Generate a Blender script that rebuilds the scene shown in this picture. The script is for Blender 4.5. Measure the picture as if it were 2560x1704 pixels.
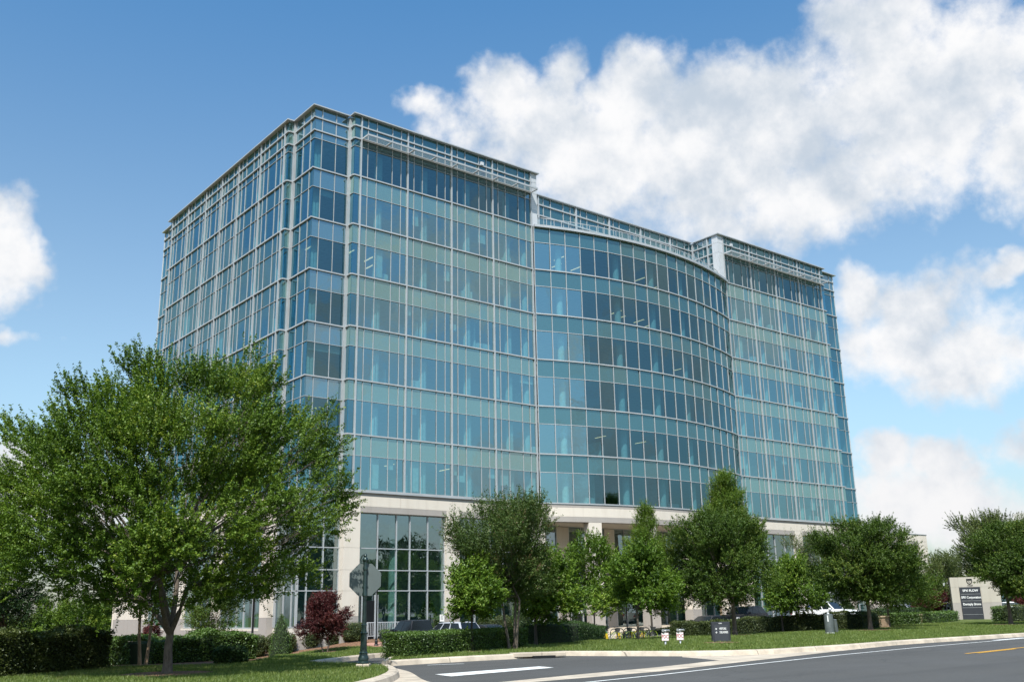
import bpy, math, random
import numpy as np
from mathutils import Vector, Matrix
from mathutils.geometry import delaunay_2d_cdt
for o in list(bpy.data.objects): bpy.data.objects.remove(o)
sc = bpy.context.scene
rnd = random.Random(7)
R8 = np.random.default_rng(11)
PI = math.pi

# ------------------------------------------------------------------ camera
CAM = Vector((-34.937, -62.820, 1.604))
yaw, pitch, roll, FPX = 0.6780, 0.2681, -0.0186, 2453.9
fw = Vector((math.sin(yaw)*math.cos(pitch), math.cos(yaw)*math.cos(pitch), math.sin(pitch)))
r0 = Vector((math.cos(yaw), -math.sin(yaw), 0)); u0 = r0.cross(fw)
cr = r0*math.cos(roll)+u0*math.sin(roll); cu = u0*math.cos(roll)-r0*math.sin(roll)
cd = bpy.data.cameras.new('camera'); cam = bpy.data.objects.new('camera', cd)
sc.collection.objects.link(cam)
M = Matrix((cr, cu, -fw)).transposed().to_4x4(); M.translation = CAM
cam.matrix_world = M
cd.sensor_width = 36; cd.lens = FPX/2560*36; cd.clip_start = .2; cd.clip_end = 4000
sc.camera = cam

# ------------------------------------------------------------------ sun, sky
Ld = Vector((0.57, 0.53, -1.0)).normalized()          # direction the sunlight travels
sd = bpy.data.lights.new('sun', 'SUN'); sun = bpy.data.objects.new('sun', sd)
sc.collection.objects.link(sun)
sd.energy = 4.2; sd.angle = math.radians(.53); sd.color = (1, .955, .88)
sun.rotation_euler = Ld.to_track_quat('-Z', 'Y').to_euler()
SUN_EL = math.asin(-Ld.z); SUN_AZ = math.atan2(-Ld.x, -Ld.y)   # from +Y towards +X

wd = bpy.data.worlds.new('World'); sc.world = wd; wd.use_nodes = True
nt = wd.node_tree; nt.nodes.clear()
def N(t, nt_=None, **k):
    n = (nt_ or nt).nodes.new(t)
    for a, v in k.items(): setattr(n, a, v)
    return n
class G_:                      # tiny helper for building node maths
    def __init__(s, tree): s.t = tree
    def put(s, sock, v):
        if isinstance(v, (int, float)): sock.default_value = v
        elif isinstance(v, (tuple, list)):
            sock.default_value = v if len(v) == len(sock.default_value) else (*v, 1)
        else: s.t.links.new(v, sock)
    def m(s, op, a, b=0., c=None, clamp=False):
        n = s.t.nodes.new('ShaderNodeMath'); n.operation = op; n.use_clamp = clamp
        s.put(n.inputs[0], a); s.put(n.inputs[1], b)
        if c is not None: s.put(n.inputs[2], c)
        return n.outputs[0]
    def vm(s, op, a, b=(0, 0, 0), out=0):
        n = s.t.nodes.new('ShaderNodeVectorMath'); n.operation = op
        s.put(n.inputs[0], a)
        if op == 'SCALE': s.put(n.inputs['Scale'], b)
        else: s.put(n.inputs[1], b)
        return n.outputs[out]
    def noise(s, vec, scale, detail=4, rough=.5, lac=2., dist=0., out=0):
        n = s.t.nodes.new('ShaderNodeTexNoise'); s.put(n.inputs['Vector'], vec)
        n.inputs['Scale'].default_value = scale; n.inputs['Detail'].default_value = detail
        n.inputs['Roughness'].default_value = rough; n.inputs['Lacunarity'].default_value = lac
        n.inputs['Distortion'].default_value = dist
        return n.outputs[out]
    def ramp(s, v, a, b, lo=0., hi=1.):
        n = s.t.nodes.new('ShaderNodeMapRange'); n.interpolation_type = 'SMOOTHSTEP'
        s.put(n.inputs[0], v); s.put(n.inputs[1], a); s.put(n.inputs[2], b); s.put(n.inputs[3], lo); s.put(n.inputs[4], hi)
        return n.outputs[0]
    def mix(s, f, a, b, typ='MIX'):
        n = s.t.nodes.new('ShaderNodeMix'); n.data_type = 'RGBA'; n.blend_type = typ
        s.put(n.inputs['Factor'], f); s.put(n.inputs['A'], a); s.put(n.inputs['B'], b)
        return n.outputs['Result']
g = G_(nt)
tc = N('ShaderNodeTexCoord'); dirv = g.vm('NORMALIZE', tc.outputs['Generated'])
sep = N('ShaderNodeSeparateXYZ'); nt.links.new(dirv, sep.inputs[0])
az = g.m('MULTIPLY', g.m('ARCTAN2', sep.outputs[0], sep.outputs[1]), 180/PI)
el = g.m('MULTIPLY', g.m('ARCSINE', sep.outputs[2]), 180/PI)
# (azimuth, elevation, half width, half height) in degrees, weight
CL = [(63.4,26.3,8.8,5.6,1),(62.2,30.6,3.4,3.0,1),(67.1,27.2,5.2,2.7,1),(68.6,22.4,3.4,3.8,.8),(55.2,26.8,6.6,3.5,1),
 (47.4,29.0,4.0,2.8,1),(51.5,24.6,9.8,4.2,.95),(44.1,25.6,7.1,3.9,.9),(37.9,29.4,2.9,2.4,1),(42.1,30.4,1.9,2.6,.6),
 (40.4,27.3,5.1,3.4,.9),(33.0,28.8,2.2,1.2,.0),(36.0,27.2,3.6,2.4,.35),(56.6,22.6,6.6,3.0,.75),(51.5,21.4,6.,2.0,.35),
 (58.9,16.9,1.9,2.0,1),(62.6,16.1,3.3,2.4,1),(64.4,12.8,4.2,3.2,.9),(60.9,14.0,4.0,2.3,.95),(66.8,17.0,1.9,.9,.4),
 (59.3,7.3,2.4,1.7,1),(62.1,7.0,1.9,1.5,1),(61.5,4.6,6.4,2.2,1),(66.5,8.,3.,1.3,.5),(9.6,19.3,2.3,3.1,1.2),(8.6,21.2,1.5,1.6,1),
 (11.4,8.2,3.0,1.5,.7),(13.5,5.8,5.4,1.9,.8),(10.4,15.0,2.6,.8,.0),(30,3.5,12,1.4,.5)]
warp = g.noise(dirv, 5.5, 5, .62, out=1)
wsep = N('ShaderNodeSeparateXYZ'); nt.links.new(g.vm('SUBTRACT', warp, (.5,.5,.5)), wsep.inputs[0])
azw = g.m('ADD', az, g.m('MULTIPLY', wsep.outputs[0], 8.5)); elw = g.m('ADD', el, g.m('MULTIPLY', wsep.outputs[1], 6.5))
dens = None; topness = None
for (a0, e0, ra, re, w) in CL:
    dx = g.m('DIVIDE', g.m('SUBTRACT', azw, a0), ra); dy = g.m('DIVIDE', g.m('SUBTRACT', elw, e0), re)
    q = g.m('SUBTRACT', 1.0, g.m('ADD', g.m('MULTIPLY', dx, dx), g.m('MULTIPLY', dy, dy)))
    q = g.m('SUBTRACT', g.m('MAXIMUM', q, -1.3), (1-w)*.55)
    dens = q if dens is None else g.m('SMOOTH_MAX', dens, q, .35)
# fields of cumulus over the rest of the sky (seen in the reflections)
away = g.ramp(g.m('ABSOLUTE', g.m('SUBTRACT', az, 40.)), 42., 60.)
bigv = g.vm('MULTIPLY', dirv, (1, 1, 1.7))
gen = g.m('MULTIPLY', g.m('SUBTRACT', g.noise(bigv, 4.2, 5, .55), .51), 7.5)
dens = g.m('ADD', g.m('MULTIPLY', dens, g.m('SUBTRACT', 1., away)), g.m('MULTIPLY', gen, away))
fine = g.noise(dirv, 15., 9, .62); fine2 = g.noise(dirv, 46., 6, .6)
D = g.m('ADD', g.m('MULTIPLY', dens, 1.2), g.m('ADD', g.m('MULTIPLY', g.m('SUBTRACT', fine, .5), 2.1), g.m('MULTIPLY', g.m('SUBTRACT', fine2, .5), 1.2)))
cov = g.ramp(D, -.42, .95)
up = (-.012, -.014, .040)
b1 = g.noise(dirv, 9., 8, .56); b2 = g.noise(g.vm('ADD', dirv, up), 9., 8, .56)
c1 = g.noise(dirv, 26., 6, .6); c2 = g.noise(g.vm('ADD', dirv, (-.004, -.005, .014)), 26., 6, .6)
rel = g.m('ADD', g.m('SUBTRACT', b2, b1), g.m('MULTIPLY', g.m('SUBTRACT', c2, c1), .28))
shade = g.ramp(g.m('ADD', rel, g.m('MULTIPLY', g.m('SUBTRACT', g.noise(g.vm('ADD', dirv, (.35, .2, .9)), 4.5, 4, .5), .5), .62)), -.17, .27)
ccol = g.mix(shade, (1.12, 1.12, 1.13, 1), (.66, .75, .86, 1))
ccol = g.mix(g.ramp(el, 3., 14., .45, 0.), ccol, (1.0, .99, 1.0, 1))
ccol = g.mix(g.m('MULTIPLY', away, .5), ccol, (.40, .46, .52, 1))
sky = N('ShaderNodeTexSky', sky_type='NISHITA', sun_disc=False)
sky.sun_elevation = SUN_EL; sky.sun_rotation = SUN_AZ
sky.air_density = 1.0; sky.dust_density = 1.6; sky.ozone_density = 1.3; sky.altitude = 200
SKY = .10
skyc = g.mix(1., sky.outputs[0], g.mix(g.ramp(el, 13., 43.), g.mix(g.ramp(el, 1., 13.), (.92, .93, .92, 1), (1.20, 1.29, 1.20, 1)), (.54, 1.15, 1.42, 1)), 'MULTIPLY')
cl = g.vm('SCALE', ccol, 1/SKY*.57)
col = g.mix(cov, skyc, cl)
bg = N('ShaderNodeBackground'); nt.links.new(col, bg.inputs[0]); bg.inputs[1].default_value = SKY
wo = N('ShaderNodeOutputWorld'); nt.links.new(bg.outputs[0], wo.inputs[0])
wd.cycles.sampling_method = 'MANUAL'; wd.cycles.sample_map_resolution = 1024
vs = sc.view_settings; vs.view_transform = 'Standard'; vs.look = 'None'; vs.exposure = .62; vs.gamma = 1; vs.use_curve_mapping = False
sc.render.engine = 'CYCLES'; sc.render.resolution_x = 1024; sc.render.resolution_y = 681
sc.cycles.max_bounces = 8; sc.cycles.transparent_max_bounces = 12; sc.cycles.diffuse_bounces = 3; sc.cycles.glossy_bounces = 4
sc.cycles.caustics_reflective = False; sc.cycles.caustics_refractive = False

# ------------------------------------------------------------------ helpers
col_ = sc.collection
def link(o):
    col_.objects.link(o); return o
def tag(o, label=None, cat=None, group=None, kind=None):
    if label: o['label'] = label
    if cat: o['category'] = cat
    if group: o['group'] = group
    if kind: o['kind'] = kind
    return o
def thing(name, label, cat, loc=(0, 0, 0), rz=0, group=None):
    o = bpy.data.objects.new(name, None); link(o); o.location = loc; o.rotation_euler = (0, 0, rz)
    o.empty_display_size = .2
    return tag(o, label, cat, group)
class MB:
    def __init__(s): s.v = []; s.f = []; s.m = []; s.cur = 0
    def poly(s, pts):
        n = len(s.v); s.v += [tuple(p) for p in pts]; s.f.append(tuple(range(n, n+len(pts)))); s.m.append(s.cur)
    def hexa(s, P):            # 8 corners: bottom ring then top ring
        n = len(s.v); s.v += [tuple(p) for p in P]
        for f in ((3, 2, 1, 0), (4, 5, 6, 7), (0, 1, 5, 4), (1, 2, 6, 5), (2, 3, 7, 6), (3, 0, 4, 7)):
            s.f.append(tuple(n+i for i in f)); s.m.append(s.cur)
    def box(s, x0, x1, y0, y1, z0, z1):
        s.hexa([(x0, y0, z0), (x1, y0, z0), (x1, y1, z0), (x0, y1, z0), (x0, y0, z1), (x1, y0, z1), (x1, y1, z1), (x0, y1, z1)])
    def tube(s, pts, rad, n=8, cap=True):
        pts = [Vector(p) for p in pts]; rings = []
        for i, p in enumerate(pts):
            t = (pts[min(i+1, len(pts)-1)]-pts[max(i-1, 0)]).normalized()
            a = t.cross(Vector((0, 0, 1)) if abs(t.z) < .9 else Vector((1, 0, 0))).normalized(); b = t.cross(a)
            r = rad[i] if isinstance(rad, (list, tuple)) else rad
            base = len(s.v)
            s.v += [tuple(p+(a*math.cos(2*PI*k/n)+b*math.sin(2*PI*k/n))*r) for k in range(n)]; rings.append(base)
        for A, B in zip(rings, rings[1:]):
            for k in range(n):
                s.f.append((A+k, A+(k+1) % n, B+(k+1) % n, B+k)); s.m.append(s.cur)
        if cap:
            s.f.append(tuple(rings[0]+k for k in reversed(range(n)))); s.m.append(s.cur)
            s.f.append(tuple(rings[-1]+k for k in range(n))); s.m.append(s.cur)
    def lathe(s, prof, c=(0, 0, 0), n=16):
        s_ = [(c[0], c[1], c[2]+z) for r, z in prof]
        rings = []
        for (r, z) in prof:
            base = len(s.v); rings.append(base)
            s.v += [(c[0]+r*math.cos(2*PI*k/n), c[1]+r*math.sin(2*PI*k/n), c[2]+z) for k in range(n)]
        for A, B in zip(rings, rings[1:]):
            for k in range(n): s.f.append((A+k, A+(k+1) % n, B+(k+1) % n, B+k)); s.m.append(s.cur)
        s.f.append(tuple(rings[0]+k for k in reversed(range(n)))); s.m.append(s.cur)
        s.f.append(tuple(rings[-1]+k for k in range(n))); s.m.append(s.cur)
    def prism(s, pts, ax0, ax1, f):   # extrude 2-D outline; f(u,v,t) -> point
        n = len(s.v); k = len(pts)
        s.v += [tuple(f(u, v, ax0)) for u, v in pts]+[tuple(f(u, v, ax1)) for u, v in pts]
        s.f.append(tuple(n+i for i in reversed(range(k)))); s.m.append(s.cur)
        s.f.append(tuple(n+k+i for i in range(k))); s.m.append(s.cur)
        for i in range(k): s.f.append((n+i, n+(i+1) % k, n+k+(i+1) % k, n+k+i)); s.m.append(s.cur)
    def build(s, name, mats, parent=None, smooth=False, bevel=0, loc=None):
        me = bpy.data.meshes.new(name); me.from_pydata(s.v, [], s.f)
        if not isinstance(mats, (list, tuple)): mats = [mats]
        for m_ in mats: me.materials.append(m_)
        if len(mats) > 1: me.polygons.foreach_set('material_index', s.m)
        if smooth:
            me.polygons.foreach_set('use_smooth', [True]*len(s.f))
            if hasattr(me, 'set_sharp_from_angle'): me.set_sharp_from_angle(angle=math.radians(38))
        me.update(); o = bpy.data.objects.new(name, me); link(o)
        if parent: o.parent = parent
        if loc: o.location = loc
        if bevel:
            b = o.modifiers.new('bevel', 'BEVEL'); b.width = bevel; b.segments = 2; b.limit_method = 'ANGLE'
        return o
def copy_tree(o, parent=None):
    c = o.copy(); link(c)
    if parent: c.parent = parent
    for ch in list(o.children): copy_tree(ch, c)
    return c
def sstep(x, a, b):
    t = min(1., max(0., (x-a)/(b-a))); return t*t*(3-2*t)
def gz(x, y):                    # terrain height
    f = 1-sstep(x, 18, 38)
    z = -.62*sstep(y, -29, -11)*f*(1-.62*sstep(y, -4.5, -.6)*sstep(x, -1, 1.5))
    z -= .62*sstep(-x, 1, 7)*sstep(y, -26, 0)
    z += .08*math.sin(x*.21+1)*math.sin(y*.17)*sstep(y, -28, -20)*.5
    return z
def G(u, v, off=0.):              # where the sight line through (u, v) of the photograph meets the terrain
    d = fw+cr*((u-1280)/FPX)-cu*((v-852)/FPX)
    t = 5.
    while t < 260:
        p = CAM+d*t
        if p.z < gz(p.x, p.y)+off: break
        t += .5
    lo, hi = t-.5, t
    for _ in range(18):
        m_ = (lo+hi)/2; p = CAM+d*m_
        if p.z < gz(p.x, p.y)+off: hi = m_
        else: lo = m_
    return CAM+d*hi
def depth(p): return (Vector(p)-CAM).dot(fw)
RH = Vector((math.cos(yaw), -math.sin(yaw), 0)); FH = Vector((math.sin(yaw), math.cos(yaw), 0))

# ------------------------------------------------------------------ materials
MAT = {}
def mat(name):
    m_ = bpy.data.materials.new(name); m_.use_nodes = True; MAT[name] = m_
    t = m_.node_tree; b = t.nodes['Principled BSDF']; return m_, G_(t), b
def simple(name, colr, rough=.5, metal=0., var=.08, scale=3., bump=0., bscale=40., spec=.5, coat=0.):
    m_, q, b = mat(name)
    tcn = m_.node_tree.nodes.new('ShaderNodeTexCoord').outputs['Object']
    n = q.noise(tcn, scale, 5, .6)
    c2 = tuple(max(0, c*(1-var*1.6)) for c in colr[:3]); c3 = tuple(min(1, c*(1+var)) for c in colr[:3])
    q.put(b.inputs['Base Color'], q.mix(q.ramp(n, .3, .7), c2, c3))
    b.inputs['Roughness'].default_value = rough; b.inputs['Metallic'].default_value = metal
    b.inputs['Specular IOR Level'].default_value = spec; b.inputs['Coat Weight'].default_value = coat
    if bump:
        bn = m_.node_tree.nodes.new('ShaderNodeBump'); bn.inputs['Strength'].default_value = 1; bn.inputs['Distance'].default_value = bump
        q.put(bn.inputs['Height'], q.noise(tcn, bscale, 4, .6)); q.put(b.inputs['Normal'], bn.outputs[0])
    return m_
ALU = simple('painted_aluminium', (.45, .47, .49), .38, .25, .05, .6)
ALUD = simple('dark_roof_metal', (.30, .33, .35), .45, .3, .06, .6)  # darker grey metal for the low roof and the far roof
PANEL = simple('white_metal_panel', (.54, .56, .59), .4, .1, .05, .5)
CEIL = simple('ceiling_tile', (.55, .55, .53), .9)
CARP = simple('carpet', (.12, .13, .14), 1.)
CORE = simple('core_plaster', (.5, .5, .48), .9)
COLM = simple('white_column_plaster', (.80, .80, .78), .8)
ROOFM = simple('roof_membrane', (.45, .45, .44), .9)
BLACK = simple('black_paint', (.012, .013, .015), .35, .2)
GREENP = simple('dark_green_paint', (.018, .038, .036), .32, .3, .15, 6, coat=.3)
def stone(name, c, c2, sp):
    m_, q, b = mat(name); t = m_.node_tree
    p = t.nodes.new('ShaderNodeTexCoord').outputs['Object']
    st = q.noise(q.vm('MULTIPLY', p, (1.3, 1.3, .16)), 1.2, 5, .6)
    gr = q.noise(p, 26., 3, .7)
    k = q.mix(q.ramp(st, .45, .8, 0, .55), c, c2)
    k = q.mix(q.ramp(gr, .35, .7, 0, sp), k, tuple(x*.72 for x in c))
    q.put(b.inputs['Base Color'], k); b.inputs['Roughness'].default_value = .85
    bn = t.nodes.new('ShaderNodeBump'); bn.inputs['Distance'].default_value = .01; q.put(bn.inputs['Height'], gr); q.put(b.inputs['Normal'], bn.outputs[0])
    return m_
STONE = stone('pale_precast_stone', (.66, .60, .525), (.50, .44, .375), .18)
GRAN = stone('grey_flamed_granite', (.375, .345, .32), (.30, .265, .24), .6)
def glass(name, tint, trans, refl, fac):
    m_, q, b = mat(name); t = m_.node_tree; t.nodes.remove(b)
    tr = t.nodes.new('ShaderNodeBsdfTransparent'); tr.inputs[0].default_value = (*trans, 1)
    gl = t.nodes.new('ShaderNodeBsdfGlossy'); gl.inputs[0].default_value = (*refl, 1); gl.inputs['Roughness'].default_value = .004
    df = t.nodes.new('ShaderNodeBsdfDiffuse'); df.inputs[0].default_value = (*tint, 1)
    ge = t.nodes.new('ShaderNodeNewGeometry'); ci = q.m('ABSOLUTE', q.vm('DOT_PRODUCT', ge.outputs['Normal'], ge.outputs['Incoming'], 1))
    fr = q.m('ADD', .04, q.m('MULTIPLY', .96, q.m('POWER', q.m('SUBTRACT', 1., ci, clamp=True), 5.)))
    p = t.nodes.new('ShaderNodeTexCoord').outputs['Object']
    bn = t.nodes.new('ShaderNodeBump'); bn.inputs['Distance'].default_value = .012; bn.inputs['Strength'].default_value = .5
    q.put(bn.inputs['Height'], q.noise(p, .9, 2, .5)); q.put(gl.inputs['Normal'], bn.outputs[0])
    f = q.m('ADD', fac, q.m('MULTIPLY', fr, 1-fac), clamp=True)
    m1 = t.nodes.new('ShaderNodeMixShader'); m1.inputs[0].default_value = .0
    t.links.new(df.outputs[0], m1.inputs[2]); t.links.new(tr.outputs[0], m1.inputs[1])
    m2 = t.nodes.new('ShaderNodeMixShader'); t.links.new(f, m2.inputs[0]); t.links.new(m1.outputs[0], m2.inputs[1]); t.links.new(gl.outputs[0], m2.inputs[2])
    t.links.new(m2.outputs[0], t.nodes['Material Output'].inputs[0])
    return m_, m1
GLASS, _ = glass('tinted_vision_glass', (.1, .2, .2), (.44, .70, .71), (.50, .80, .87), .44)
LOBBY, _ = glass('tinted_lobby_glass', (.1, .2, .2), (.36, .56, .55), (.70, .84, .88), .34)
RAILG, _ = glass('clear_railing_glass', (.3, .4, .4), (.86, .95, .94), (.9, 1, 1), .08)
SSPAN, m1 = glass('side_spandrel_glass', (.025, .07, .09), (0, 0, 0), (.30, .55, .66), .32)
m1.inputs[0].default_value = 1.
SIDEG, _ = glass('side_vision_glass', (.1, .2, .2), (.34, .62, .68), (.36, .70, .84), .38)
CURVG, _ = glass('darkened_vision_glass', (.1, .2, .2), (.30, .52, .56), (.33, .56, .63), .30)  # darker copy of the vision glass; a duller reflected sky is put into its tint
CSPAN, m1 = glass('darkened_spandrel_glass', (.035, .088, .098), (0, 0, 0), (.36, .58, .62), .32)  # spandrel copy with the same dull reflection put into its tint
m1.inputs[0].default_value = 1.
SPAN, m1 = glass('green_spandrel_glass', (.095, .175, .155), (0, 0, 0), (.60, .80, .80), .38)
m1.inputs[0].default_value = 1.
DSPAN, m1 = glass('dark_spandrel_glass', (.045, .105, .125), (0, 0, 0), (.62, .80, .88), .36)
m1.inputs[0].default_value = 1.
def emis(name, c, s):
    m_, q, b = mat(name); b.inputs['Base Color'].default_value = (*c, 1); b.inputs['Emission Color'].default_value = (*c, 1); b.inputs['Emission Strength'].default_value = s
    return m_
LIGHT = emis('lit_ceiling_lamp', (1, .66, .34), 1.2)
WHITEP = simple('white_road_paint', (.72, .73, .72), .7, 0, .1, 5.)
YELP = simple('yellow_road_paint', (.75, .40, .045), .7, 0, .1, 5.)
WSIGN = simple('white_sign_face', (.78, .78, .78), .5)
BLUEP = simple('blue_sign_ink', (.02, .10, .42), .5)
REDP = simple('red_ink', (.35, .02, .03), .5)
SILV = simple('bare_metal', (.48, .49, .5), .35, .6)
RUB = simple('tyre_rubber', (.018, .018, .019), .8)
CARG = simple('dark_car_glass', (.010, .013, .015), .12, 0, .0, 1, spec=.45)
TREDL = simple('red_tail_lamp', (.45, .02, .02), .2, coat=1.)
WALLST = None
def asphalt():
    m_, q, b = mat('asphalt'); t = m_.node_tree
    p = t.nodes.new('ShaderNodeTexCoord').outputs['Object']
    n1 = q.noise(p, 55., 3, .7); n2 = q.noise(q.vm('MULTIPLY', p, (.12, 1, 1)), .9, 5, .6); n3 = q.noise(p, .35, 3)
    c = q.mix(q.ramp(n1, .35, .7), (.050, .049, .047), (.110, .108, .103))
    c = q.mix(q.ramp(n2, .4, .75, 0, .30), c, (.038, .038, .037)); c = q.mix(q.ramp(n3, .4, .7, 0, .22), c, (.10, .10, .102))
    vo = t.nodes.new('ShaderNodeTexVoronoi'); vo.feature = 'DISTANCE_TO_EDGE'; q.put(vo.inputs['Vector'], q.vm('ADD', p, q.vm('SCALE', q.noise(p, .6, 4, .6, out=1), 2.2))); vo.inputs['Scale'].default_value = .16
    c = q.mix(q.ramp(vo.outputs[0], .0, .006, .45, 0.), c, (.022, .022, .023)); n4 = q.noise(q.vm('MULTIPLY', p, (.05, .8, 1)), 1.3, 3, .5); c = q.mix(q.ramp(n4, .5, .68, 0, .4), c, (.052, .051, .050))
    q.put(b.inputs['Base Color'], c); b.inputs['Roughness'].default_value = .85
    bn = t.nodes.new('ShaderNodeBump'); bn.inputs['Distance'].default_value = .008; q.put(bn.inputs['Height'], n1); q.put(b.inputs['Normal'], bn.outputs[0])
    return m_
ASPH = asphalt()
CONC = simple('kerb_concrete', (.50, .43, .345), .9, 0, .16, 1.3, .004, 30.)
def joints():
    t = CONC.node_tree; q = G_(t); b = t.nodes['Principled BSDF']; src = b.inputs['Base Color'].links[0].from_socket
    p = t.nodes.new('ShaderNodeTexCoord').outputs['Object']; sp_ = t.nodes.new('ShaderNodeSeparateXYZ'); t.links.new(p, sp_.inputs[0])
    f = q.m('FRACT', q.m('DIVIDE', sp_.outputs[0], 3.05)); k = q.m('LESS_THAN', f, .009)
    st = q.ramp(q.noise(q.vm('MULTIPLY', p, (.4, 2., 1)), 1.1, 5, .65), .52, .75, 0, .45)
    q.put(b.inputs['Base Color'], q.mix(q.m('MULTIPLY', k, .7), q.mix(st, src, (.26, .21, .165)), (.10, .085, .07)))
joints()
MULCH = simple('pine_straw_mulch', (.23, .125, .072), 1., 0, .5, 14., .03, 60.)
BRICK = simple('red_brick_paving', (.40, .22, .17), .9, 0, .15, 20.)
def lawnmat():
    m_, q, b = mat('lawn_grass'); t = m_.node_tree
    p = t.nodes.new('ShaderNodeTexCoord').outputs['Object']
    n1 = q.noise(p, 24., 5, .75); n2 = q.noise(p, 1.1, 5, .6); n3 = q.noise(q.vm('MULTIPLY', p, (.3, 1.6, 1)), 1.6, 3, .5)
    c = q.mix(q.ramp(n1, .3, .72), (.050, .080, .016), (.165, .21, .055))
    c = q.mix(q.ramp(n2, .42, .72, 0, .5), c, (.19, .19, .075)); c = q.mix(q.ramp(n3, .45, .6, 0, .3), c, (.035, .060, .014))
    q.put(b.inputs['Base Color'], c); b.inputs['Roughness'].default_value = .9; b.inputs['Specular IOR Level'].default_value = .2
    bn = t.nodes.new('ShaderNodeBump'); bn.inputs['Distance'].default_value = .05; q.put(bn.inputs['Height'], n1); q.put(b.inputs['Normal'], bn.outputs[0])
    return m_
LAWN = lawnmat()
def bark(name, c):
    m_, q, b = mat(name); t = m_.node_tree
    p = t.nodes.new('ShaderNodeTexCoord').outputs['Object']
    n = q.noise(q.vm('MULTIPLY', p, (1, 1, .25)), 22., 4, .65)
    q.put(b.inputs['Base Color'], q.mix(q.ramp(n, .3, .7), tuple(x*.55 for x in c), c)); b.inputs['Roughness'].default_value = .95
    bn = t.nodes.new('ShaderNodeBump'); bn.inputs['Distance'].default_value = .02; q.put(bn.inputs['Height'], n); q.put(b.inputs['Normal'], bn.outputs[0])
    return m_
BARK = bark('grey_bark', (.16, .13, .105)); BARKL = bark('peeling_tan_bark', (.36, .25, .16)); BARKD = bark('dark_bark', (.07, .058, .048))
def leafmat(name, a, b_, c_, trans=.22, gloss=.025):
    m_, q, b = mat(name); t = m_.node_tree; t.nodes.remove(b)
    at = t.nodes.new('ShaderNodeAttribute'); at.attribute_name = 'tint'
    colr = q.mix(q.ramp(at.outputs['Fac'], 0., .6), a, b_); colr = q.mix(q.ramp(at.outputs['Fac'], .72, 1.), colr, c_)
    df = t.nodes.new('ShaderNodeBsdfDiffuse'); tl = t.nodes.new('ShaderNodeBsdfTranslucent'); gl = t.nodes.new('ShaderNodeBsdfGlossy')
    q.put(df.inputs[0], colr); q.put(tl.inputs[0], q.mix(1., colr, (1.5, 1.7, .8, 1), 'MULTIPLY')); gl.inputs['Roughness'].default_value = .5; gl.inputs[0].default_value = (.8, .9, .8, 1)
    m1_ = t.nodes.new('ShaderNodeMixShader'); m1_.inputs[0].default_value = trans; t.links.new(df.outputs[0], m1_.inputs[1]); t.links.new(tl.outputs[0], m1_.inputs[2])
    m2_ = t.nodes.new('ShaderNodeMixShader'); m2_.inputs[0].default_value = gloss; t.links.new(m1_.outputs[0], m2_.inputs[1]); t.links.new(gl.outputs[0], m2_.inputs[2])
    t.links.new(m2_.outputs[0], t.nodes['Material Output'].inputs[0]); return m_
LF_Z = leafmat('zelkova_leaf', (.055, .100, .012), (.108, .176, .020), (.23, .27, .035))
LF_B = leafmat('bright_dogwood_leaf', (.052, .104, .012), (.105, .178, .019), (.21, .28, .04))
LF_C = leafmat('crape_myrtle_leaf', (.045, .078, .018), (.075, .115, .026), (.15, .085, .055))
LF_D = leafmat('dense_oak_leaf', (.036, .070, .012), (.075, .124, .018), (.15, .18, .03))
LF_P = leafmat('dark_evergreen_leaf', (.020, .045, .014), (.040, .075, .02), (.075, .12, .03))
LF_H = leafmat('holly_hedge_leaf', (.040, .080, .012), (.080, .14, .02), (.20, .25, .06), .2, .05)
LF_R = leafmat('photinia_hedge_leaf', (.035, .05, .013), (.075, .095, .022), (.24, .15, .05), .2, .04)
LF_M = leafmat('red_maple_leaf', (.050, .012, .016), (.098, .022, .026), (.17, .045, .035), .3)
LF_O = leafmat('olive_leaf', (.06, .085, .03), (.11, .14, .045), (.17, .19, .06))
LF_G = leafmat('grass_blade', (.065, .105, .018), (.155, .205, .045), (.30, .31, .12), .3, .03)
LF_L = leafmat('yellow_liriope_blade', (.12, .20, .02), (.22, .32, .03), (.34, .42, .06), .3, .03)

# ------------------------------------------------------------------ leaves
def leaf_mesh(name, P, T, size, mat_, parent=None, aspect=.5, upb=.5, kind=None, droop=0.):
    """P: leaf centres (n,3); T: tint (n,); rhombic leaves with mixed tilt"""
    n = len(P); nrm = R8.normal(size=(n, 3)); nrm[:, 2] = np.abs(nrm[:, 2])+upb; nrm /= np.linalg.norm(nrm, axis=1)[:, None]
    a = R8.normal(size=(n, 3)); a[:, 2] -= droop; a -= (a*nrm).sum(1)[:, None]*nrm; a /= np.linalg.norm(a, axis=1)[:, None]+1e-9
    b = np.cross(nrm, a); s = (size*(.65+.7*R8.random(n)))[:, None]
    V = np.stack([P-a*s*.5, P+b*s*aspect*.5-a*s*.06, P+a*s*.5, P-b*s*aspect*.5-a*s*.06], 1).reshape(-1, 3)
    me = bpy.data.meshes.new(name); me.vertices.add(4*n); me.vertices.foreach_set('co', V.astype(np.float32).ravel())
    me.loops.add(4*n); me.loops.foreach_set('vertex_index', np.arange(4*n, dtype=np.int32))
    me.polygons.add(n); me.polygons.foreach_set('loop_start', np.arange(0, 4*n, 4, dtype=np.int32))
    try: me.polygons.foreach_set('loop_total', np.full(n, 4, dtype=np.int32))
    except Exception: pass
    at = me.attributes.new('tint', 'FLOAT', 'FACE'); at.data.foreach_set('value', np.clip(T, 0, 1).astype(np.float32))
    me.materials.append(mat_); me.update(calc_edges=True); me.validate()
    o = bpy.data.objects.new(name, me); link(o)
    if parent: o.parent = parent
    if kind: o['kind'] = kind
    return o
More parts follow.
